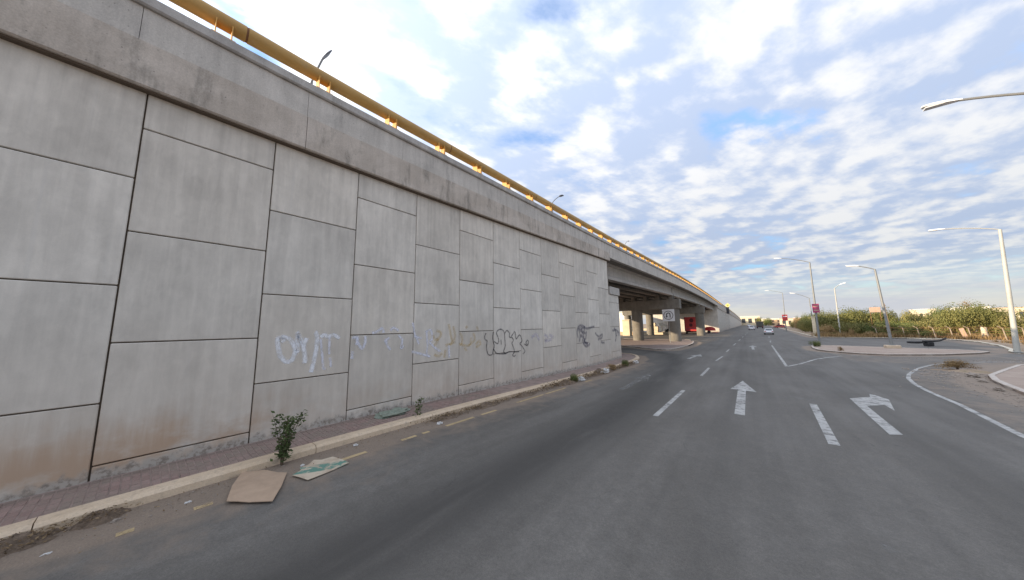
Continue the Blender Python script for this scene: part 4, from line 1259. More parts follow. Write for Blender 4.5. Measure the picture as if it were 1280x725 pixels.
# ------------------------------------------------------------------ vehicles
def car(label, loc, rz, paint, L=4.4, W_=1.75, H=1.45, kind='car', name='parked_car', group=None):
    """car whose rear faces -Y before rotation; body lofted from cross-sections along its length"""
    t = thing(name, label, kind, (0, 0, 0), group)
    hw = W_ / 2
    mb = MB(); rings = []
    for y_, zt_, wf in ((-L / 2, 0.78, 0.86), (-L / 2 + 0.12, 0.95, 0.95), (-L / 2 + 0.7, 0.98, 1.0), (0.0, 0.95, 1.0), (L / 2 - 1.1, 0.92, 1.0), (L / 2 - 0.2, 0.78, 0.94), (L / 2, 0.60, 0.82)):
        z0 = 0.30
        w_ = hw * wf
        rings.append([(-w_ * 0.92, y_, z0), (w_ * 0.92, y_, z0), (w_, y_, z0 + 0.2), (w_, y_, zt_ - 0.14), (w_ * 0.93, y_, zt_), (-w_ * 0.93, y_, zt_), (-w_, y_, zt_ - 0.14), (-w_, y_, z0 + 0.2)])
    mb.loft(rings); mb.build('body', paint, t, smooth=True)
    mb = MB(); rings = []
    for y_, zt_, wf in ((-L / 2 + 0.35, 0.96, 0.88), (-L / 2 + 0.85, H - 0.04, 0.74), (-0.2, H, 0.76), (0.45, H - 0.06, 0.74), (L / 2 - 1.05, 0.93, 0.88)):
        rings.append([(-hw * 0.92, y_, 0.90), (hw * 0.92, y_, 0.90), (hw * wf, y_, zt_), (-hw * wf, y_, zt_)])
    mb.loft(rings); mb.build('cabin', paint, t, smooth=True)
    def pane(pts):
        b = MB(); b.add(pts, [(0, 1, 2, 3)])
        b.add([tuple(Vector(p) * 0.999) for p in pts], [(3, 2, 1, 0)])
        return b.build('window', MAT['glass'], t)
    y0, y1, z0, z1 = -L / 2 + 0.35, -L / 2 + 0.85, 0.96, H - 0.04
    def rear(tq, zoff=0.012):
        return (y0 + (y1 - y0) * tq - zoff, z0 + (z1 - z0) * tq)
    a_, b_ = rear(0.12), rear(0.90)
    pane([(-hw * 0.76, a_[0], a_[1]), (hw * 0.76, a_[0], a_[1]), (hw * 0.64, b_[0], b_[1]), (-hw * 0.64, b_[0], b_[1])])
    for s_ in (-1, 1):
        pane([(s_ * hw * 0.915, -L / 2 + 0.75, 0.99), (s_ * hw * 0.915, L / 2 - 1.2, 0.99), (s_ * hw * 0.79, 0.4, H - 0.15), (s_ * hw * 0.79, -L / 2 + 1.0, H - 0.15)])
    for s_ in (-1, 1):
        b = MB(); b.bevbox((s_ * hw * 0.74, -L / 2 + 0.015, 0.78), (0.32, 0.10, 0.17), 0.02); b.build('tail_lamp', MAT['redlamp'], t)
        for yy in (-L / 2 + 0.8, L / 2 - 0.85):
            b = MB(); b.tube([(s_ * (hw - 0.22), yy, 0.31), (s_ * (hw + 0.01), yy, 0.31)], 0.31, 16); wh = b.build('wheel', MAT['black'], t)
            b = MB(); b.tube([(s_ * (hw - 0.05), yy, 0.31), (s_ * (hw + 0.02), yy, 0.31)], 0.18, 10); b.build('rim', MAT['hub'], wh)
    b = MB(); b.bevbox((0, -L / 2 - 0.02, 0.42), (W_ * 0.88, 0.14, 0.2), 0.03); b.build('bumper', MAT['lamp_dark'], t)
    b = MB(); b.box((0, -L / 2 - 0.01, 0.66), (0.45, 0.03, 0.16)); b.build('number_plate', MAT['sign_white'], t)
    t.location = loc; t.rotation_euler = (0, 0, rz)
    return t
car('white sedan seen from behind, driving away, nearest car on the main road', (4.2, 99, -0.6), -0.02, MAT['white_car'], W_=1.8, name='moving_car')
car('small white car farther ahead in the left lane beside the approach wall', (1.5, 155, -0.6), -0.02, MAT['white_car'], W_=1.95, H=1.7, name='moving_car')
car('dull red car parked far off at the right kerb below the houses', (13.2, 205, -0.6), 0.9, MAT['red_car'], L=5.0, W_=2.0, H=1.75)
car('tiny white car in the distance just beyond the dark truck', (1.2, 270, -0.6), 0.0, MAT['white_car'], W_=2.0, H=1.8, name='moving_car')
t = thing('box_truck', 'dark olive truck seen from behind, far ahead between the two white cars', 'truck', (0, 0, 0))
mb = MB(); mb.bevbox((0, 0.4, 2.15), (2.7, 5.2, 2.7), 0.06); mb.build('cargo_box', MAT['dark_car'], t)
mb = MB(); mb.bevbox((0, 3.9, 1.5), (2.3, 1.6, 1.9), 0.15); mb.build('cab', MAT['dark_car'], t)
mb = MB(); mb.box((0, 0.7, 0.65), (1.0, 6.4, 0.25)); mb.build('chassis', MAT['black'], t)
for s_ in (-1, 1):
    for yy in (-1.2, 3.6):
        mb = MB(); mb.tube([(s_ * 0.85, yy, 0.45), (s_ * 1.2, yy, 0.45)], 0.45, 14); mb.build('wheel', MAT['black'], t)
    mb = MB(); mb.box((s_ * 1.0, -2.23, 0.9), (0.3, 0.06, 0.18)); mb.build('tail_lamp', MAT['redlamp'], t)
mb = MB(); mb.box((0, -2.24, 2.15), (0.06, 0.04, 2.5)); mb.build('door_seam', MAT['black'], t)
t.location = (5.2, 195, -0.6)

# red truck parked under the far span
t = thing('red_truck', 'tall red box truck parked under the far span behind the bridge column', 'truck', (0, 0, 0))
mb = MB(); mb.bevbox((0, 0, 2.85), (4.4, 6.6, 4.1), 0.05); cb = mb.build('cargo_box', MAT['red_panel'], t)
mb = MB()
for cx, cz, r_ in ((-0.35, 3.9, 0.62), (-0.55, 2.55, 0.5)):
    mb.add([(cx + r_ * cos(2 * pi * j / 18) * 0.8, -3.32, cz + r_ * sin(2 * pi * j / 18)) for j in range(18)], [tuple(range(18))])
mb.build('dark_mark', MAT['dark_red'], cb)
for xx in (-2.1, 2.1):
    mb = MB(); mb.box((xx, -3.33, 2.85), (0.14, 0.06, 4.0)); mb.build('corner_post', MAT['dark_red'], cb)
mb = MB(); mb.box((0, -3.36, 1.45), (4.0, 0.05, 0.16)); mb.build('rail', MAT['magenta'], cb)
mb = MB(); mb.box((0, 0.2, 0.62), (3.4, 6.2, 0.35)); mb.build('chassis', MAT['black'], t)
for s_ in (-1, 1):
    for yy in (-2.2, 2.4):
        mb = MB(); mb.tube([(s_ * 1.5, yy, 0.48), (s_ * 2.0, yy, 0.48)], 0.48, 14); mb.build('wheel', MAT['black'], t)
mb = MB(); mb.bevbox((0, 4.3, 1.9), (3.4, 1.8, 2.4), 0.2); mb.build('cab', MAT['red_panel'], t)
t.location = (-12.6, 103, -0.6); t.rotation_euler = (0, 0, 0.12)

# red drinks-cart-like trailer in the open by the far abutment
t = thing('red_trailer', 'small round red trailer with a dark wheel parked by the far abutment', 'trailer', (-8.9, 108, -0.6))
mb = MB(); rings = []
for q in range(9):
    a_ = pi * q / 8
    rings.append([(-9.0 - 1.5 * cos(a_) + (0.0), 108 + s_ * (0.3 + 0.6 * sin(a_)), -0.6 + 0.75 + z_ * (0.35 + 0.85 * sin(a_))) for s_, z_ in ((-1, 0), (1, 0), (1, 1), (-1, 1))])
mb.loft(rings); mb.build('body', MAT['red_panel'], t, smooth=True)
for s_ in (-0.7, 0.7):
    mb = MB(); mb.tube([(-9.2, 108 + s_ - 0.1, -0.2), (-9.2, 108 + s_ + 0.1, -0.2)], 0.4, 14); mb.build('wheel', MAT['black'], t)
mb = MB(); mb.bevbox((-7.6, 107.8, -0.42), (1.5, 0.5, 0.22), 0.04); mb.build('drawbar', MAT['magenta'], t)

# ------------------------------------------------------------------ things in the sunlight beyond the bridge
def house(label, c, s, m_, win=3, rows=1, roof=None, rz=0.0, name='house', flat=True, wsz=None):
    t = thing(name, label, 'house' if name == 'house' else 'building', (c[0], c[1], -0.6))
    mb = MB(); mb.box((c[0], c[1], -0.6 + s[2] / 2), s); mb.build('wall', m_, t)
    mb = MB(); mb.box((c[0], c[1], -0.6 + s[2] + 0.15), (s[0] + 0.3, s[1] + 0.3, 0.3)); mb.build('roof', roof or m_, t)
    ww = (wsz[0] if wsz else s[0] / (win * 2.2)); wh = (wsz[1] if wsz else s[2] / rows * 0.45)
    for r_ in range(rows):
        for i in range(win):
            xx = c[0] - s[0] / 2 + s[0] * (i + 0.5) / win
            zz = -0.6 + s[2] * (r_ + 0.52) / rows
            mb = MB(); mb.box((xx, c[1] - s[1] / 2 - 0.02, zz), (ww, 0.1, wh)); wn = mb.build('window', MAT['window'], t)
            mb = MB(); mb.box((xx, c[1] - s[1] / 2 - 0.08, zz - wh / 2 - 0.06), (ww + 0.2, 0.2, 0.1)); mb.build('sill', m_, wn)
    return t
house('bright cream building glimpsed under the bridge at the end of the panel wall', (-45, 112, 0), (22, 10, 7.2), MAT['white_wall'], 2, 1, MAT['cream'], wsz=(1.2, 1.0), name='building')
t = thing('gate_pillar', 'sunlit cream gate pillar seen under the bridge beside the panel wall', 'pillar', (-24.6, 80, -0.6))
mb = MB(); mb.bevbox((-24.9, 80, 1.45), (1.9, 1.9, 4.1), 0.08); mb.build('shaft', MAT['cream'], t)
mb = MB(); mb.bevbox((-24.9, 80, 3.6), (2.1, 2.1, 0.22), 0.04); mb.build('cap', MAT['cream'], t)
t = thing('low_wall', 'long low tan wall in the sunlight on the far side of the bridge', 'wall', (-24, 83, -0.6))
mb = MB(); mb.bevbox((-33, 84, -0.2), (18, 0.4, 1.0), 0.04); mb.build('wall_body', MAT['tan_wall'], t)
mb = MB(); mb.bevbox((-33, 84, 0.34), (18.1, 0.5, 0.12), 0.02); mb.build('coping', MAT['cream'], t)
t = thing('barrier_wall', 'pale yellowish low barrier in sunlight between the bridge columns', 'wall', (-19, 90, -0.6))
mb = MB(); mb.bevbox((-20.5, 91, -0.35), (9.5, 0.45, 0.6), 0.04); mb.build('barrier_body', MAT['cream'], t)
mb = MB(); mb.bevbox((-20.5, 91, -0.01), (9.6, 0.55, 0.08), 0.02); mb.build('coping', MAT['cream'], t)
t = thing('block_stack', 'stepped stack of cream concrete blocks between the bridge columns', 'blocks', (-22, 96, -0.6))
for bx, bz, bw in ((-22.7, 0.05, 1.2), (-21.4, 0.05, 1.2), (-22.4, 1.2, 1.5), (-21.2, 1.1, 1.0), (-22.2, 2.2, 1.6)):
    mb = MB(); mb.bevbox((bx, 96 + R.uniform(-.1, .1), bz), (bw, 1.2, 1.08), 0.05); mb.build('block', MAT['cream'], t)
mb = MB(); mb.bevbox((-24.4, 96, 0.75), (2.6, 0.8, 0.7), 0.05); mb.build('beam', MAT['cream'], t)
car('dark car parked behind the sign column in the shade of the bridge', (-18.0, 97, -0.6), 1.5, MAT['dark_car'], L=4.6, W_=1.9, H=1.6)
t = thing('tilted_panel', 'white panel tilted on a stand above the dark car under the bridge', 'board', (-19.4, 95.4, -0.6))
mb = MB(); mb.bevbox((-19.3, 95.2, 2.0), (2.3, 0.9, 0.75), 0.05, tilt=Matrix.Rotation(0.30, 3, 'Y')); mb.build('panel', MAT['white_wall'], t)
mb = MB(); mb.tube([(-19.7, 95.2, -0.6), (-19.6, 95.2, 1.8)], 0.14, 8); mb.build('stand', MAT['cream'], t)

# ------------------------------------------------------------------ far buildings
house('white building with three dark openings at the end of the road', (3.2, 402, 0), (16, 10, 9.3), MAT['cream'], 3, 1, MAT['white_wall'], name='building', wsz=(3.0, 4.6))
house('low cream house beside the white building at the end of the road', (18.5, 382, 0), (13, 10, 6.2), MAT['cream'], 3, 1, MAT['white_wall'])
house('sandy two-storey house left of the distant lamp post', (21.5, 340, 0), (11, 9, 5.2), MAT['tan_wall'], 3, 2, MAT['white_wall'])
house('cream flat-roofed house right behind the red parked car', (25, 300, 0), (10, 9, 5.4), MAT['cream'], 3, 1, MAT['tan_wall'])
house('pink house with a pale roof behind the distant lamp post', (28.8, 262, 0), (9, 8, 5.4), MAT['pink_wall'], 2, 1, MAT['white_wall'])
house('broad tan house low behind the distant white cars', (11.5, 420, 0), (14, 10, 5.4), MAT['tan_wall'], 4, 1, MAT['cream'])
house('bright white warehouse above the bushes near the right lamp post', (103, 304, 0), (10, 14, 10.0), MAT['white_wall'], 3, 1, MAT['white_wall'], name='building')
house('long cream warehouse showing above the bushes in the middle of the hedge', (88, 308, 0), (7, 12, 9.6), MAT['cream'], 3, 1, MAT['white_wall'], name='building')
house('pale yellow building just right of the white warehouse above the bushes', (113, 300, 0), (9, 12, 9.0), MAT['cream'], 3, 1, MAT['tan_wall'], name='building')
house('low sandy building at the far right above the bushes', (126, 296, 0), (12, 12, 9.2), MAT['tan_wall'], 3, 1, MAT['white_wall'], name='building')

# ------------------------------------------------------------------ vegetation
def crown_mesh(name, m_, seed, nb=9, leaves=1500, size=(1.0, 1.0, 0.8), leaf=0.17, lo=0.22):
    """unit-radius crown of many small leaf faces clustered round several clump centres"""
    r = random.Random(seed)
    mb = MB(); tone = []
    cl = []
    for i in range(nb):
        a_ = r.uniform(0, 2 * pi); q = r.uniform(0.1, 0.72)
        cl.append((Vector((q * cos(a_) * size[0], q * sin(a_) * size[1], r.uniform(lo, 1.0) * size[2])), r.uniform(0.24, 0.44), r.uniform(0.0, 0.8)))
    for i in range(leaves):
        c_, rad, tn = cl[r.randrange(nb)]
        dv = Vector((r.gauss(0, 1), r.gauss(0, 1), r.gauss(0, 0.8))).normalized() * rad * (r.random() ** 0.45)
        p = c_ + dv
        if p.z < 0.03: p.z = r.uniform(0.03, 0.2)
        nrm = (dv.normalized() + 0.5 * (p - Vector((0, 0, 0.25))) + Vector((r.gauss(0, .4), r.gauss(0, .4), r.gauss(0, .4) + 0.2))).normalized()
        u = nrm.orthogonal().normalized(); u.rotate(Quaternion(nrm, r.uniform(0, 2 * pi)))
        v_ = nrm.cross(u)
        L_ = leaf * r.uniform(0.5, 1.25); W2_ = L_ * r.uniform(0.35, 0.65)
        mb.add([p - u * L_ * 0.5, p + v_ * W2_ * 0.5, p + u * L_ * 0.5, p - v_ * W2_ * 0.5], [(0, 1, 2, 3)])
        tt = min(max(tn + r.uniform(-0.12, 0.32), 0), 1)
        tone += [tt] * 4
    return mb, tone


PLANT_SRC = {}
def plant_proto(kind, m_, seed, **kw):
    t = bpy.data.objects.new('shrub', None); COL.objects.link(t); WL[t.name] = Vector((0, 0, 0))
    mb, tone = crown_mesh('crown', m_, seed, **kw)
    r = random.Random(seed + 99)
    mb.build('crown', m_, t, attrs={'tone': tone})
    mb = MB()
    mb.tube([(0, 0, -0.15), (0.03, 0.02, 0.12), (0.0, 0.05, 0.40)], [0.055, 0.045, 0.025], 6)
    for i in range(4):
        a_ = r.uniform(0, 2 * pi)
        mb.tube([(0.01, 0.02, 0.08 + 0.06 * i), (0.2 * cos(a_), 0.2 * sin(a_), 0.32 + 0.05 * i), (0.42 * cos(a_), 0.42 * sin(a_), 0.62)], [0.03, 0.02, 0.008], 5)
    mb.build('trunk', MAT['bark'], t)
    t['_used'] = 0
    PLANT_SRC[kind] = t
plant_proto('olive_a', MAT['leaf_olive'], 1, nb=15, leaves=5200, leaf=0.075)
plant_proto('olive_b', MAT['leaf_olive'], 2, nb=13, leaves=4800, leaf=0.078, size=(1.1, 1.0, 0.7))
plant_proto('green_a', MAT['leaf_green'], 3, nb=15, leaves=5600, leaf=0.072)
plant_proto('green_b', MAT['leaf_green'], 4, nb=12, leaves=4200, leaf=0.078, size=(1.2, 1.1, 0.6), lo=0.1)
plant_proto('dry_a', MAT['leaf_dry'], 5, nb=12, leaves=3400, leaf=0.072, size=(1.1, 1.0, 0.7), lo=0.1)
plant_proto('wisp', MAT['leaf_dry'], 6, nb=14, leaves=700, leaf=0.07, size=(0.8, 0.8, 1.0))

def plant(kind, loc, rad, h, label, cat='bush', group='bushes of the roadside scrub', name=None):
    src = PLANT_SRC[kind]
    sc = (rad, rad * R.uniform(0.85, 1.15), h)
    if not src['_used']:
        o = src; src['_used'] = 1
        o.location = loc; o.rotation_euler = (0, 0, R.uniform(0, 6.28)); o.scale = sc
    else:
        o = src.copy(); COL.objects.link(o)
        for ch in kids(src):
            c_ = ch.copy(); COL.objects.link(c_); c_.parent = o
        o.location = loc; o.rotation_euler = (0, 0, R.uniform(0, 6.28)); o.scale = sc
    o.name = name or 'shrub'
    o['label'] = label; o['category'] = cat
    if group: o['group'] = group
    return o

lab = {'olive_a': 'golden olive bush beyond the wire fence',
       'olive_b': 'spreading golden olive bush beyond the wire fence',
       'green_a': 'rounded green bush beyond the wire fence',
       'green_b': 'low dark green bush beyond the wire fence',
       'dry_a': 'dry brownish bush beyond the wire fence'}
VR = random.Random(21)
rows = [(87, 0.0, 5.2), (96, 1.5, 5.6), (107, 0.5, 6.0)]
ORD = ['first', 'second', 'third', 'fourth', 'fifth', 'sixth', 'seventh', 'eighth', 'ninth', 'tenth', 'eleventh', 'twelfth', 'thirteenth', 'fourteenth',
       'fifteenth', 'sixteenth', 'seventeenth', 'eighteenth', 'nineteenth', 'twentieth', 'twenty-first', 'twenty-second', 'twenty-third', 'twenty-fourth', 'twenty-fifth', 'twenty-sixth', 'twenty-seventh', 'twenty-eighth']
ROWN = ['front', 'middle', 'back']
for ri, (yr, off, hh) in enumerate(rows):
    bi = 0
    x = 12.6 + ri * 1.5
    while x < 60 + ri * 10:
        slope = 0.35 * max(0, x - 20)
        yy = yr - slope + VR.uniform(-1.5, 1.5)
        kind = VR.choice(['olive_a', 'olive_a', 'olive_b', 'olive_b', 'green_a', 'dry_a'] if ri < 2 else ['olive_a', 'olive_b', 'green_a', 'green_a'])
        if 18 < x < 23 and ri == 0: kind = 'green_b'
        rad = VR.uniform(2.2, 3.3)
        ht = hh * VR.uniform(0.82, 1.02) * (0.72 if kind in ('dry_a', 'green_b') else 1.0) * (0.95 if x > 24 else 0.97) * (0.80 if x < 17 and ri == 0 else 1)
        plant(kind, (x, yy, -0.5), rad, ht / 0.98, '%s, %s from left in %s row' % (lab[kind], ORD[bi], ROWN[ri]))
        bi += 1
        x += rad * VR.uniform(0.85, 1.25)
for i in range(9):
    xx = 15.5 + i * 3.1 + VR.uniform(-1, 1)
    kk = VR.choice(['green_b', 'dry_a', 'olive_b'])
    plant(kk, (xx, 83.6 - 0.36 * max(0, xx - 20) + VR.uniform(-.5, .8), -0.5), VR.uniform(0.9, 1.7), VR.uniform(1.2, 2.3), '%s low bush by the wire fence, %s from left' % ({'green_b': 'dark green', 'dry_a': 'dry brown', 'olive_b': 'olive'}[kk], ORD[i]))
# stretch along the main road towards the houses
for i, (y_, kk) in enumerate(((118, 'olive_b'), (126, 'green_b'), (134, 'olive_a'), (143, 'olive_b'), (152, 'green_a'), (163, 'dry_a'), (175, 'olive_a'), (190, 'olive_b'))):
    for q in range(2):
        plant(kk, (14.5 + 3.8 * q + (y_ - 118) * 0.05 + VR.uniform(-.6, .6), y_ + VR.uniform(-2, 2), -0.5), VR.uniform(2.4, 3.2), VR.uniform(4.2, 5.2), '%s bush lining the main road towards the houses, %s away, %s the road' % ({'olive_a': 'golden olive', 'olive_b': 'spreading olive', 'green_a': 'rounded green', 'green_b': 'dark low', 'dry_a': 'dry brown'}[kk], ORD[i], ('next to', 'back from')[q]), group='bushes lining the main road')
# taller trees
plant('green_a', (33.5, 66, -0.5), 4.2, 6.6, 'larger green tree rising at the right edge behind the nearest lamp post', 'tree', None, 'tree')
plant('green_b', (37.0, 62, -0.5), 3.6, 4.8, 'broad dark green bush below the larger tree at the right edge', 'bush', None)
plant('wisp', (86, 250, -0.5), 5.5, 11.0, 'bare brownish tree standing above the scrub left of the white warehouse', 'tree', None, 'tree')
plant('wisp', (112, 262, -0.5), 5.0, 10.4, 'thin bare tree standing above the scrub right of the white warehouse', 'tree', None, 'tree')
plant('green_a', (27.5, 222, -0.5), 3.4, 7.6, 'dark green tree in front of the houses by the distant lamp post', 'tree', None, 'tree')
plant('green_b', (14.8, 330, -0.5), 5.0, 8.0, 'dull green tree among the houses at the end of the road', 'tree', None, 'tree')
plant('olive_a', (10.6, 392, -0.5), 4.0, 8.0, 'small tree beside the white building at the end of the road', 'tree', None, 'tree')
plant('green_b', (6.1, 50.2, -0.47), 0.62, 0.85, 'dark scrubby bush at the tip of the pink median island', 'bush', None)
plant('dry_a', (7.15, 43.8, -0.47), 0.26, 0.5, 'small brown tuft growing on the median island edge', 'plant', None)
plant('green_b', (-39, 100, -0.6), 2.2, 3.2, 'dark bush in front of the cream building under the bridge', 'bush', None)
plant('green_b', (13.3, 85.2, -0.5), 1.3, 1.0, 'low weedy bush round the foot of the short lamp post', 'bush', None)
plant('dry_a', (9.85, 31.3, -0.48), 1.1, 0.55, 'yellowed grass clump at the corner of the right pavement', 'plant', None)

# dry grass along the verge
def tufts(name, spots, m_, hgt, label=None, cat=None, parent=None, n_=9, kind='stuff', z0=None):
    r = random.Random(len(spots))
    mb = MB(); tone = []
    for (x, y_, s_) in spots:
        zb = (zr(y_) if z0 is None else z0)
        for i in range(n_):
            a_ = r.uniform(0, 2 * pi); ln = hgt * s_ * r.uniform(0.5, 1.2); le = r.uniform(0.1, 0.6)
            bx, by = x + r.gauss(0, 0.10 * s_), y_ + r.gauss(0, 0.10 * s_)
            wv = Vector((-sin(a_), cos(a_), 0)) * 0.035 * s_
            tip = Vector((bx + cos(a_) * ln * le, by + sin(a_) * ln * le, zb + ln))
            b0 = Vector((bx, by, zb))
            mb.add([b0 - wv, b0 + wv, tip], [(0, 1, 2)])
            tone += [r.random()] * 3
    o = mb.build(name, m_, parent, attrs={'tone': tone})
    tag(o, label, cat, None, kind)
    return o
sp_ = []
for i in range(1500):
    a = VR.random()
    x = VR.uniform(11, 45); yy = 82.5 - 0.33 * max(0, x - 20) + VR.uniform(-3.5, 5)
    if x < 24.6 and yy < 81.4: continue
    sp_.append((x, yy, VR.uniform(1.0, 3.0)))
for i in range(500):
    sp_.append((VR.uniform(21, 42), VR.uniform(51.5, 72), VR.uniform(0.6, 1.6)))
sp_ = [q for q in sp_ if not (q[0] < 25 and 49 < q[1] < 81)]
tufts('dry_grass', sp_, MAT['leaf_dry'], 0.32, 'dry brown grass covering the verge below the bushes', 'grass', z0=-0.52)

# kerbside shrub and sapling
def leafy(name, label, base, h, spread, nleaf, nstem, seed, leaf=0.075):
    r = random.Random(seed)
    t = thing(name, label, 'plant', base)
    B = Vector(base)
    tips = []
    for i in range(nstem):
        a_ = r.uniform(0, 2 * pi); sp = spread * r.uniform(0.3, 1.0)
        p1 = B + Vector((cos(a_) * sp * 0.25, sin(a_) * sp * 0.25, h * 0.35))
        p2 = B + Vector((cos(a_) * sp * 0.7, sin(a_) * sp * 0.7, h * r.uniform(0.6, 0.8)))
        p3 = B + Vector((cos(a_) * sp, sin(a_) * sp, h * r.uniform(0.78, 1.0)))
        mb = MB(); mb.tube([B + Vector((r.uniform(-.03, .03), r.uniform(-.03, .03), -0.03)), p1, p2, p3], [0.008, 0.007, 0.005, 0.002], 5)
        mb.build('stem', MAT['bark'], t)
        tips.append((B, p1, p2, p3))
    mb = MB(); tone = []
    for i in range(nleaf):
        s_ = tips[r.randrange(nstem)]
        q = r.uniform(0.12, 1.0)
        q3 = q * 3; k_ = min(int(q3), 2); f_ = q3 - k_
        p = s_[k_].lerp(s_[k_ + 1], f_) + Vector((r.gauss(0, .045), r.gauss(0, .045), r.gauss(0, .035)))
        d_ = Vector((r.gauss(0, 1), r.gauss(0, 1), r.gauss(0.35, 0.6))).normalized()
        sd = d_.cross(Vector((0, 0, 1)) + Vector((r.gauss(0, .4), r.gauss(0, .4), 0))).normalized()
        up = sd.cross(d_)
        L_ = leaf * r.uniform(0.7, 1.5); W2_ = L_ * 0.30
        mb.add([p, p + d_ * L_ * 0.4 + sd * W2_ - up * 0.006, p + d_ * L_ - up * 0.012, p + d_ * L_ * 0.4 - sd * W2_ - up * 0.006, p + d_ * L_ * 0.45 + up * 0.006],
               [(0, 1, 4), (1, 2, 4), (2, 3, 4), (3, 0, 4)])
        tone += [min(1, max(0, r.gauss(0.45, 0.3)))] * 5
    o = mb.build('leaves', MAT['leaf_near'], t, attrs={'tone': tone}); o['kind'] = 'stuff'
    return t
leafy('kerb_shrub', 'bushy green weed growing from the gutter beside the cardboard sheets', (-7.36, 1.88, zr(1.88)), 0.98, 0.30, 560, 10, 5, 0.066)
leafy('sapling', 'thin lone sapling growing from the kerb joint further along the wall', (-7.72, 5.15, zr(5.1) + 0.13), 0.56, 0.13, 90, 3, 8, 0.065)

# ------------------------------------------------------------------ litter and debris along the gutter
def sheet(name, poly, m_, label, cat, crease=None, lift=0.012, th=0.008, warp=0.04, seed=3):
    r = random.Random(seed)
    cx = sum(p[0] for p in poly) / len(poly); cy = sum(p[1] for p in poly) / len(poly)
    bm = bmesh.new()
    f = bm.faces.new([bm.verts.new((x, y_, 0)) for x, y_ in poly])
    for q in range(1, 8):
        for ax, lo, hi in ((0, min(p[0] for p in poly), max(p[0] for p in poly)), (1, min(p[1] for p in poly), max(p[1] for p in poly))):
            co = [0, 0, 0]; no = [0, 0, 0]; co[ax] = lo + (hi - lo) * q / 8; no[ax] = 1
            bmesh.ops.bisect_plane(bm, geom=list(bm.verts) + list(bm.edges) + list(bm.faces), plane_co=co, plane_no=no)
    ph = r.uniform(0, 6)
    for v_ in bm.verts:
        w_ = warp * (0.5 + 0.5 * sin(v_.co.x * 3.1 + ph) * cos(v_.co.y * 2.7 + ph))
        if crease:
            w_ += crease[3] * max(0, 1 - abs(v_.co.x * crease[0] + v_.co.y * crease[1] - crease[2]) / 0.25)
        v_.co.z = zr(v_.co.y) + lift + w_
    g = bmesh.ops.extrude_face_region(bm, geom=list(bm.faces))
    for e in g['geom']:
        if isinstance(e, bmesh.types.BMVert): e.co.z += th
    bm.verts.index_update()
    mb = MB(); mb.add([v_.co[:] for v_ in bm.verts], [tuple(v_.index for v_ in f_.verts) for f_ in bm.faces]); bm.free()
    return tag(mb.build(name, m_, loc=(cx, cy, zr(cy))), label, cat)
sheet('cardboard_sheet', [(-6.42, 0.98), (-5.88, 1.42), (-6.28, 1.62), (-6.86, 1.84), (-7.25, 1.58), (-7.52, 1.32), (-7.0, 1.12)], MAT['card'], 'plain flattened brown cardboard sheet lying in the gutter by the kerb', 'cardboard', crease=(0.55, 0.83, -2.65, 0.03))
sheet('cardboard_piece', [(-6.62, 1.86), (-6.42, 1.93), (-6.22, 1.98), (-6.28, 2.35), (-6.36, 2.72), (-6.62, 2.70), (-6.90, 2.62), (-6.92, 2.42), (-7.02, 2.32), (-6.88, 2.18), (-6.86, 2.04), (-6.74, 2.02)], MAT['card_print'], 'torn cardboard piece with green print lying on the yellow edge line', 'cardboard', warp=0.035, seed=9)

def crumple(name, c, s, m_, label, cat, seed, group=None):
    r = random.Random(seed)
    bm = bmesh.new(); bmesh.ops.create_icosphere(bm, subdivisions=3, radius=1.0)
    ph = [r.uniform(0, 6) for _ in range(6)]
    for v_ in bm.verts:
        p = v_.co.copy()
        k_ = 1 + 0.30 * sin(p.x * 5 + ph[0]) * cos(p.y * 6 + ph[1]) + 0.2 * sin(p.z * 9 + ph[2] + p.x * 4) + r.uniform(-.07, .07)
        v_.co = Vector((p.x * s[0] * k_, p.y * s[1] * k_, max(p.z * s[2] * k_, -0.3 * s[2])))
    bm.verts.index_update()
    mb = MB(); mb.add([(v_.co + Vector(c))[:] for v_ in bm.verts], [tuple(v_.index for v_ in f_.verts) for f_ in bm.faces]); bm.free()
    return tag(mb.build(name, m_, loc=c), label, cat, group)
crumple('plastic_bag', (-8.42, 4.75, zr(4.7) + 0.17), (0.26, 0.42, 0.09), MAT['bag_green'], 'flattened grey-green bag on the pavers against the wall', 'bag', 4)
for i, (p, s_, lb_) in enumerate((((-6.80, -0.53), (0.018, 0.035, 0.010), 'small white paper scrap lying on the dusty road nearest the camera'),
                                  ((-6.98, 0.62), (0.02, 0.035, 0.015), 'tiny white scrap in the gutter left of the cardboard sheet'),
                                  ((-7.0, 2.12), (0.03, 0.03, 0.02), 'white scrap between the kerb shrub and the printed cardboard'),
                                  ((-7.2, 3.2), (0.035, 0.045, 0.03), 'crumpled white cup at the kerb beyond the printed cardboard'),
                                  ((-6.95, 5.35), (0.06, 0.08, 0.04), 'white plastic scrap in the gutter by the sapling'),
                                  ((-7.12, 14.6), (0.18, 0.25, 0.15), 'white plastic bag beside the dark weeds at the far kerb'),
                                  ((-7.25, 18.3), (0.2, 0.5, 0.16), 'torn white bags on the rubbish heap near the wall end'),
                                  ((-7.15, 24.6), (0.18, 0.4, 0.14), 'white bag at the rounded kerb end'))):
    crumple('litter_scrap', (p[0], p[1], zr(p[1]) + s_[2] * 0.4), s_, MAT['white_plastic'], lb_, 'litter', 30 + i, 'scraps of white litter along the gutter')

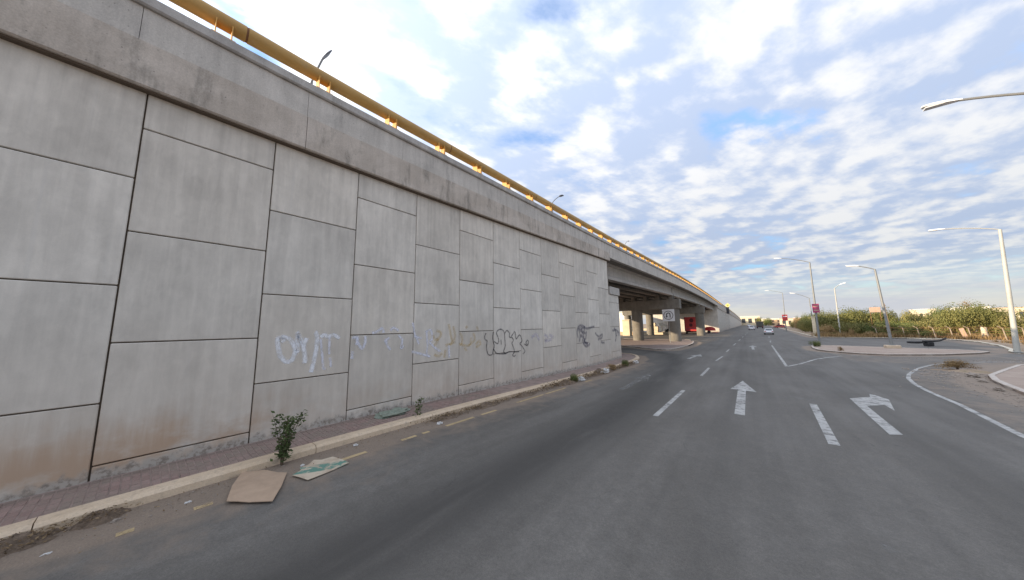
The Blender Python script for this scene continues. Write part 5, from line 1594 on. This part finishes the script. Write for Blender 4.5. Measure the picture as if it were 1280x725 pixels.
def heap(c, s, label, seed, m_=None):
    r = random.Random(seed)
    n_ = 22; mb = MB(); vs = []; fs = []
    ph = [r.uniform(0, 6) for _ in range(4)]
    for i in range(n_ + 1):
        for j in range(n_ + 1):
            u = i / n_ * 2 - 1; v_ = j / n_ * 2 - 1
            d_ = math.hypot(u, v_)
            hgt = max(0, 1 - d_) ** 1.2
            hgt *= 0.65 + 0.35 * sin(u * 5 + ph[0]) * cos(v_ * 6 + ph[1]) + r.uniform(-0.16, 0.16)
            x = c[0] + u * s[0]; y_ = c[1] + v_ * s[1]
            vs.append((x, y_, zr(y_) - 0.015 + max(hgt, 0) * s[2] * 1.35))
    for i in range(n_):
        for j in range(n_):
            a_ = i * (n_ + 1) + j
            fs.append((a_, a_ + 1, a_ + n_ + 2, a_ + n_ + 1))
    mb.add(vs, fs)
    return tag(mb.build('dirt_heap', m_ or MAT['soil'], loc=(c[0], c[1], zr(c[1]))), label, 'dirt heap', 'heaps of swept dirt along the kerb')
heap((-7.38, -0.86), (0.32, 0.5, 0.15), 'long low heap of brown leaf dirt against the kerb nearest the camera', 1)
heap((-7.40, -0.18), (0.26, 0.30, 0.17), 'small pointed dirt heap against the kerb', 2)
heap((-7.30, 5.9), (0.30, 0.75, 0.12), 'clumped dirt along the kerb just past the sapling', 3)
heap((-7.30, 7.6), (0.30, 0.8, 0.14), 'second clump of dirt along the kerb below the yellow scribble', 4)
heap((-7.25, 9.8), (0.32, 0.9, 0.14), 'dirt clump along the kerb below the black lettering', 5)
heap((-7.30, 13.4), (0.4, 1.2, 0.22), 'dirt heap at the kerb in front of the far weeds', 6)
heap((-7.40, 18.0), (0.5, 2.2, 0.30), 'long rubbish heap at the kerb near the wall end', 7)
heap((-7.45, 23.0), (0.55, 2.2, 0.28), 'rubbish and dirt heap at the rounded kerb end', 8)
heap((10.0, 31.0), (1.4, 1.0, 0.16), 'earth heap at the corner of the right pavement', 9, MAT['earth'])
plant('green_b', (-7.25, 14.0, zr(14.0)), 0.32, 0.5, 'dark weeds beside the white bag at the far kerb', 'plant', None, 'weeds')
plant('green_b', (-7.30, 22.2, zr(22.2)), 0.45, 0.6, 'low green weeds on the rubbish heap near the wall end', 'plant', None, 'weeds')
plant('dry_a', (-7.35, 20.0, zr(20.0)), 0.45, 0.45, 'brown dead weeds on the rubbish heap near the wall end', 'plant', None, 'weeds')

# dead leaves and grit
mb = MB(); tone = []
LR = random.Random(77)
def bits(cx, cy, sx_, sy_, n_, size, z=0.01, zv=0.03):
    for i in range(n_):
        x = LR.gauss(cx, sx_); y_ = LR.gauss(cy, sy_)
        if x < -7.44: x = -7.44 + LR.uniform(0, 0.08)
        a_ = LR.uniform(0, 6.28); s_ = size * LR.uniform(0.5, 1.4)
        nv = Vector((LR.gauss(0, .5), LR.gauss(0, .5), 1)).normalized()
        u = nv.orthogonal().normalized(); u.rotate(Quaternion(nv, a_)); v_ = nv.cross(u)
        p = Vector((x, y_, zr(y_) + z + LR.uniform(0, zv)))
        mb.add([p - u * s_, p + v_ * s_ * 0.45, p + u * s_, p - v_ * s_ * 0.45], [(0, 1, 2, 3)])
        tone.extend([LR.random()] * 4)
bits(-7.32, -0.88, 0.10, 0.25, 500, 0.022, 0.03, 0.10)
bits(-7.34, -0.2, 0.09, 0.15, 220, 0.018, 0.04, 0.10)
for yy in (0.6, 1.5, 3.0, 4.4):
    bits(-7.25, yy, 0.12, 0.4, 70, 0.016)
for yy in (5.6, 6.2, 7.0, 7.7, 8.6, 9.6, 10.6):
    bits(-7.28, yy, 0.10, 0.35, 220, 0.026, 0.02, 0.10)
for yy in (12, 13.5, 15, 16.5, 18, 19.5, 21, 22.5, 24):
    bits(-7.25, yy, 0.16, 0.7, 220, 0.045, 0.03, 0.2)
bits(-6.9, 2.0, 0.3, 2.5, 250, 0.012)
o = mb.build('leaf_litter', MAT['litter'], attrs={'tone': tone}); tag(o, 'brown dead leaves and grit scattered along the kerb', 'leaf litter', None, 'stuff')

mb = MB(); GR = random.Random(5)
def pebbles(n_, fx, fy, lo, hi):
    for i in range(n_):
        x = fx(); y_ = fy(); s_ = GR.uniform(lo, hi)
        vs = [Vector((GR.gauss(0, 1), GR.gauss(0, 1), GR.gauss(0, .7))).normalized() * s_ * GR.uniform(.7, 1.2) for _ in range(0)]
        c_ = Vector((x, y_, zr(y_) + s_ * 0.3)); a_ = GR.uniform(0, 6.28)
        pts = [c_ + Vector((cos(a_ + q * 1.257) * s_ * GR.uniform(.7, 1.2), sin(a_ + q * 1.257) * s_ * GR.uniform(.7, 1.2), 0)) for q in range(5)]
        tp = c_ + Vector((0, 0, s_ * 0.7)); bt = c_ - Vector((0, 0, s_ * 0.5))
        mb.add(pts + [tp, bt], [(q, (q + 1) % 5, 5) for q in range(5)] + [((q + 1) % 5, q, 6) for q in range(5)])
pebbles(520, lambda: -6.5 - abs(GR.gauss(0, 0.45)) if GR.random() < .85 else GR.uniform(-7.4, -5.8), lambda: GR.uniform(-2.5, 14), 0.004, 0.012)
pebbles(60, lambda: GR.uniform(-7.4, -6.7), lambda: GR.uniform(-2, 10), 0.010, 0.022)
pebbles(420, lambda: 8.4 - abs(GR.gauss(0, 0.9)), lambda: GR.uniform(8, 27), 0.012, 0.05)
pebbles(200, lambda: GR.uniform(7.5, 10.2), lambda: GR.uniform(27, 31), 0.02, 0.07)
pebbles(160, lambda: GR.uniform(5.2, 16), lambda: GR.uniform(38.5, 41), 0.02, 0.05)
o = mb.build('gravel', MAT['stone']); tag(o, 'loose pale grit and pebbles along both road edges', 'gravel', None, 'stuff')
STN = random.Random(12)
for i, (x, y_, s_, lb_) in enumerate(((8.3, 23.4, 0.14, 'pale broken stone at the foot of the right pavement kerb'), (8.9, 26.2, 0.12, 'dark-edged stone beside the right kerb bend'), (9.3, 28.2, 0.2, 'larger rubble stone by the grass clump at the right corner'), (-7.15, -0.05, 0.03, 'small dark stone at the near kerb'))):
    crumple('rubble_stone', (x, y_, zr(y_) + s_ * 0.3), (s_, s_ * 1.3, s_ * 0.7), MAT['stone'], lb_, 'stone', 60 + i)
